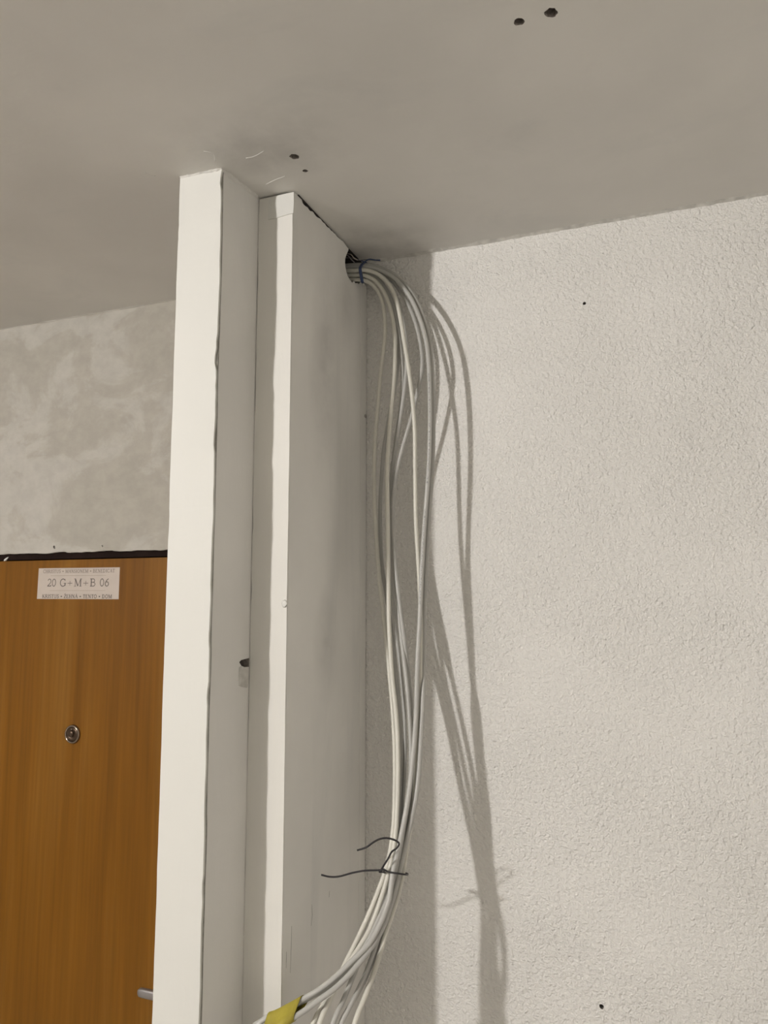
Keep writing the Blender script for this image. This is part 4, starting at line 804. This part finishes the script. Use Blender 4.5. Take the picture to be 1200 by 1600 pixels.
    'H': (0.0036, [(-0.6474, 1.3782, 2.5622), (-0.6235, 1.3779, 2.5590), (-0.5993, 1.3771, 2.5554), (-0.5751, 1.3757, 2.5510), (-0.5537, 1.3752, 2.5405), (-0.5379, 1.3737, 2.5245), (-0.5258, 1.3700, 2.5060), (-0.5163, 1.3648, 2.4866), (-0.5076, 1.3607, 2.4651), (-0.4999, 1.3570, 2.4424), (-0.4937, 1.3534, 2.4197), (-0.4894, 1.3520, 2.3965), (-0.4866, 1.3519, 2.3724), (-0.4846, 1.3524, 2.3484), (-0.4834, 1.3534, 2.3246), (-0.4839, 1.3544, 2.3007), (-0.4855, 1.3554, 2.2767), (-0.4882, 1.3561, 2.2527), (-0.4922, 1.3564, 2.2288), (-0.4962, 1.3568, 2.2049), (-0.5000, 1.3573, 2.1811), (-0.5037, 1.3578, 2.1572), (-0.5071, 1.3583, 2.1333), (-0.5098, 1.3587, 2.1094), (-0.5118, 1.3590, 2.0853), (-0.5130, 1.3592, 2.0613), (-0.5136, 1.3589, 2.0372), (-0.5135, 1.3583, 2.0132), (-0.5126, 1.3574, 1.9893), (-0.5109, 1.3561, 1.9655), (-0.5091, 1.3545, 1.9417), (-0.5070, 1.3525, 1.9178), (-0.5045, 1.3503, 1.8940), (-0.5015, 1.3480, 1.8702), (-0.4980, 1.3455, 1.8465), (-0.4942, 1.3427, 1.8229), (-0.4901, 1.3398, 1.7994), (-0.4859, 1.3367, 1.7760), (-0.4817, 1.3334, 1.7527), (-0.4777, 1.3299, 1.7293), (-0.4741, 1.3263, 1.7058), (-0.4711, 1.3224, 1.6822), (-0.4685, 1.3183, 1.6586), (-0.4663, 1.3137, 1.6351), (-0.4645, 1.3085, 1.6117), (-0.4630, 1.3027, 1.5884), (-0.4619, 1.2960, 1.5654), (-0.4615, 1.2885, 1.5427), (-0.4606, 1.2807, 1.5201), (-0.4595, 1.2727, 1.4976), (-0.4593, 1.2642, 1.4751), (-0.4598, 1.2555, 1.4527), (-0.4594, 1.2471, 1.4302), (-0.4604, 1.2380, 1.4079), (-0.4633, 1.2269, 1.3868), (-0.4657, 1.2114, 1.3678), (-0.4687, 1.1967, 1.3488), (-0.4720, 1.1837, 1.3293), (-0.4759, 1.1700, 1.3106), (-0.4806, 1.1552, 1.2929), (-0.4867, 1.1394, 1.2763), (-0.4923, 1.1232, 1.2596), (-0.4979, 1.1064, 1.2431), (-0.5068, 1.0781, 1.1910), (-0.5123, 1.0591, 1.1343), (-0.5156, 1.0462, 1.0758), (-0.5176, 1.0370, 1.0165), (-0.5188, 1.0300, 0.9569), (-0.5195, 1.0244, 0.8972), (-0.5200, 1.0196, 0.8374), (-0.5202, 1.0153, 0.7776), (-0.5204, 1.0112, 0.7177), (-0.5205, 1.0074, 0.6578), (-0.5205, 1.0036, 0.5979), (-0.5206, 0.9999, 0.5381), (-0.5206, 0.9963, 0.4782), (-0.5206, 0.9926, 0.4183), (-0.5206, 0.9890, 0.3584), (-0.5206, 0.9854, 0.2985), (-0.5206, 0.9818, 0.2386), (-0.5206, 0.9782, 0.1787), (-0.5206, 0.9746, 0.1188), (-0.5206, 0.9710, 0.0589)]),
}
INFO = {
    'A': ('cable_a', 'cream cable hanging leftmost, nearest the box corner'),
    'B': ('cable_a', 'bright cream cable hanging just right of the leftmost cable'),
    'G1': ('cable_b', 'grey cable crossing behind the two leftmost cream cables'),
    'D': ('cable_a', 'bright cream cable bowing alone through the middle of the bundle'),
    'G2': ('cable_b', 'grey cable behind the middle of the bundle, bending left to the yellow tape'),
    'G3': ('cable_b', 'grey cable bowing right then slanting back left across the gap'),
    'E': ('cable_p', 'grey cable with small printed marks, second from the right'),
    'F': ('cable_b', 'grey cable hanging outermost on the right of the bundle'),
    'H': ('cable_b', 'thinnest grey cable, hanging at the back of the bundle'),
}
for key, (rad, path) in CABLES.items():
    mname, lab = INFO[key]
    o = tube('electric_cable', path, rad, M[mname], None, 12, 2, uv=True)
    tag(o, lab, 'cable', 'electric cables hanging from the box')

# ------------------------------------------------------------------ blue tie round the cables at the hole
def ring_points(cx, pts, grow):
    """convex loop round circles (y, z, r) in the plane x = cx"""
    cloud = []
    for (y, z, r) in pts:
        for k in range(20):
            a = 2 * math.pi * k / 20
            cloud.append((y + (r + grow) * math.cos(a), z + (r + grow) * math.sin(a)))
    cloud = sorted(set(cloud))
    def half(seq):
        h = []
        for p in seq:
            while len(h) > 1 and (h[-1][0] - h[-2][0]) * (p[1] - h[-2][1]) - (h[-1][1] - h[-2][1]) * (p[0] - h[-2][0]) <= 0:
                h.pop()
            h.append(p)
        return h
    a, b_ = half(cloud), half(reversed(cloud))
    return a[:-1] + b_[:-1]

def resample_loop(loop, n):
    L = [0.0]
    m = len(loop)
    for i in range(m):
        a, b_ = loop[i], loop[(i + 1) % m]
        L.append(L[-1] + math.dist(a, b_))
    out = []
    for k in range(n):
        s = L[-1] * k / n
        i = max(j for j in range(m) if L[j] <= s + 1e-12)
        t = (s - L[i]) / max(1e-9, L[i + 1] - L[i])
        a, b_ = loop[i], loop[(i + 1) % m]
        out.append(tuple(a[q] + (b_[q] - a[q]) * t for q in range(len(a))))
    return out

def at_x(path, x):
    pts = catmull(path, 4)
    for a, b_ in zip(pts, pts[1:]):
        if (a.x - x) * (b_.x - x) <= 0 and abs(b_.x - a.x) > 1e-9:
            return a.lerp(b_, (x - a.x) / (b_.x - a.x))
    return pts[0]

TX = -0.5765
circ = [(at_x(p, TX).y, at_x(p, TX).z, r) for r, p in CABLES.values()]
loops = []
for dx, g in ((-0.0030, 0.0006), (-0.0030, 0.0024), (0.0030, 0.0024), (0.0030, 0.0006)):
    loops.append([(TX + dx, y, z) for y, z in resample_loop(ring_points(TX, circ, g), 48)])
tie = loft('cable_tie', loops, M['blue'], None, False, closed=True)
tag(tie, 'blue tie round the cables where they leave the wall box', 'cable tie')
ymin = min(c[0] for c in circ)
zmax = max(c[1] + c[2] for c in circ)
yz = sorted(circ, key=lambda c: -c[1])[0]
tube('tie_tail', [(TX, yz[0] - 0.004, zmax + 0.001), (TX + 0.012, yz[0] - 0.006, zmax + 0.0035), (TX + 0.024, yz[0] - 0.002, zmax + 0.0015), (TX + 0.034, yz[0], zmax + 0.0005)], 0.0014, M['blue'], tie, 8, 4)
tube('tie_tail', [(TX, yz[0] - 0.004, zmax + 0.001), (TX - 0.010, yz[0] - 0.004, zmax + 0.006), (TX - 0.022, yz[0] + 0.002, zmax + 0.013)], 0.0012, M['blue'], tie, 8, 4)

# thin loose wires at the back of the hole
for k, (pts, mt, lab) in enumerate((
        ([(-0.640, 1.372, 2.590), (-0.606, 1.372, 2.588), (-0.590, 1.376, 2.582), (-0.572, 1.384, 2.5835), (-0.545, 1.392, 2.580)], 'core', 'thin dark loose wire lying on top of the cables at the hole'),
        ([(-0.640, 1.352, 2.592), (-0.606, 1.354, 2.586), (-0.596, 1.357, 2.576), (-0.592, 1.366, 2.572)], 'core', 'short thin wire end poking out of the dark hole'),
        ([(-0.640, 1.362, 2.595), (-0.604, 1.362, 2.592), (-0.594, 1.366, 2.583), (-0.588, 1.372, 2.580)], 'copper', 'short shiny bare wire end in the hole'))):
    tag(tube('loose_wire', pts, 0.0011, M[mt], None, 8, 4), lab, 'wire', 'thin wires in the hole')

# ------------------------------------------------------------------ black binding wire lower down
back = [(-0.4363, 1.2400, 1.4277), (-0.4462, 1.2520, 1.4242), (-0.4622, 1.2580, 1.4223), (-0.4777, 1.2500, 1.4251), (-0.4800, 1.2350, 1.4305), (-0.4757, 1.2180, 1.4360), (-0.4715, 1.2050, 1.4400)]
lo = [[-0.5663, 1.18, 1.4294], [-0.5525, 1.183, 1.4271], [-0.5375, 1.188, 1.4279], [-0.5176, 1.195, 1.4336], [-0.4969, 1.2, 1.4381], [-0.4721, 1.204, 1.4407], [-0.4654, 1.2035, 1.4430], [-0.4575, 1.204, 1.44], [-0.4442, 1.206, 1.4387], [-0.4349, 1.214, 1.4357], [-0.433, 1.226, 1.4316]]
up = [[-0.4958, 1.165, 1.4807], [-0.4815, 1.168, 1.4858], [-0.4721, 1.172, 1.4926], [-0.4634, 1.178, 1.4973], [-0.4528, 1.182, 1.4993], [-0.4422, 1.186, 1.4973], [-0.4349, 1.19, 1.4926], [-0.434, 1.192, 1.4881], [-0.4397, 1.194, 1.481], [-0.4485, 1.197, 1.4741], [-0.4563, 1.2, 1.4614], [-0.4657, 1.202, 1.4471], [-0.4714, 1.2035, 1.4385]]
bw = tube('binding_wire', lo + back, 0.0015, M['wire'], None, 8, 4)
tag(bw, 'bent black wire twisted round the cable bundle with two loose ends', 'wire')
tube('wire_end', up, 0.0015, M['wire'], bw, 8, 4)
tw = [(-0.4700 + 0.0035 * math.cos(a * 1.3) + 0.0016 * a * 0.35, 1.2030 - 0.0016 * math.sin(a), 1.4402 + 0.0022 * math.cos(a)) for a in [0.5 * k for k in range(20)]]
tube('wire_twist', tw, 0.0011, M['wire'], bw, 8, 2)

# ------------------------------------------------------------------ yellow tape round the cables that swing left
xs = [-0.5545 - 0.0055 * k for k in range(9)]
secs = []
keys = ('E', 'F', 'G2')
def low_at_x(path, x):
    pts = catmull(path, 4)
    best = None
    for a, b_ in zip(pts, pts[1:]):
        if a.z < 1.40 and a.z > 1.15 and (a.x - x) * (b_.x - x) <= 0 and abs(b_.x - a.x) > 1e-9:
            best = a.lerp(b_, (x - a.x) / (b_.x - a.x))
            break
    return best
def tape_loop(x, grow):
    cs = []
    for kx in keys:
        q = low_at_x(CABLES[kx][1], x)
        if q is not None:
            cs.append((q.y, q.z, CABLES[kx][0] * 1.12))
    return [(x, y, z) for y, z in resample_loop(ring_points(x, cs, grow), 40)]
outer = [tape_loop(x, 0.0016) for x in xs]
inner = [tape_loop(x, 0.0010) for x in reversed(xs)]
tape = loft('tape_band', outer + inner, M['tape'], None, True, closed=True)
tag(tape, 'yellow tape wrapped round cables near the bottom edge', 'tape')
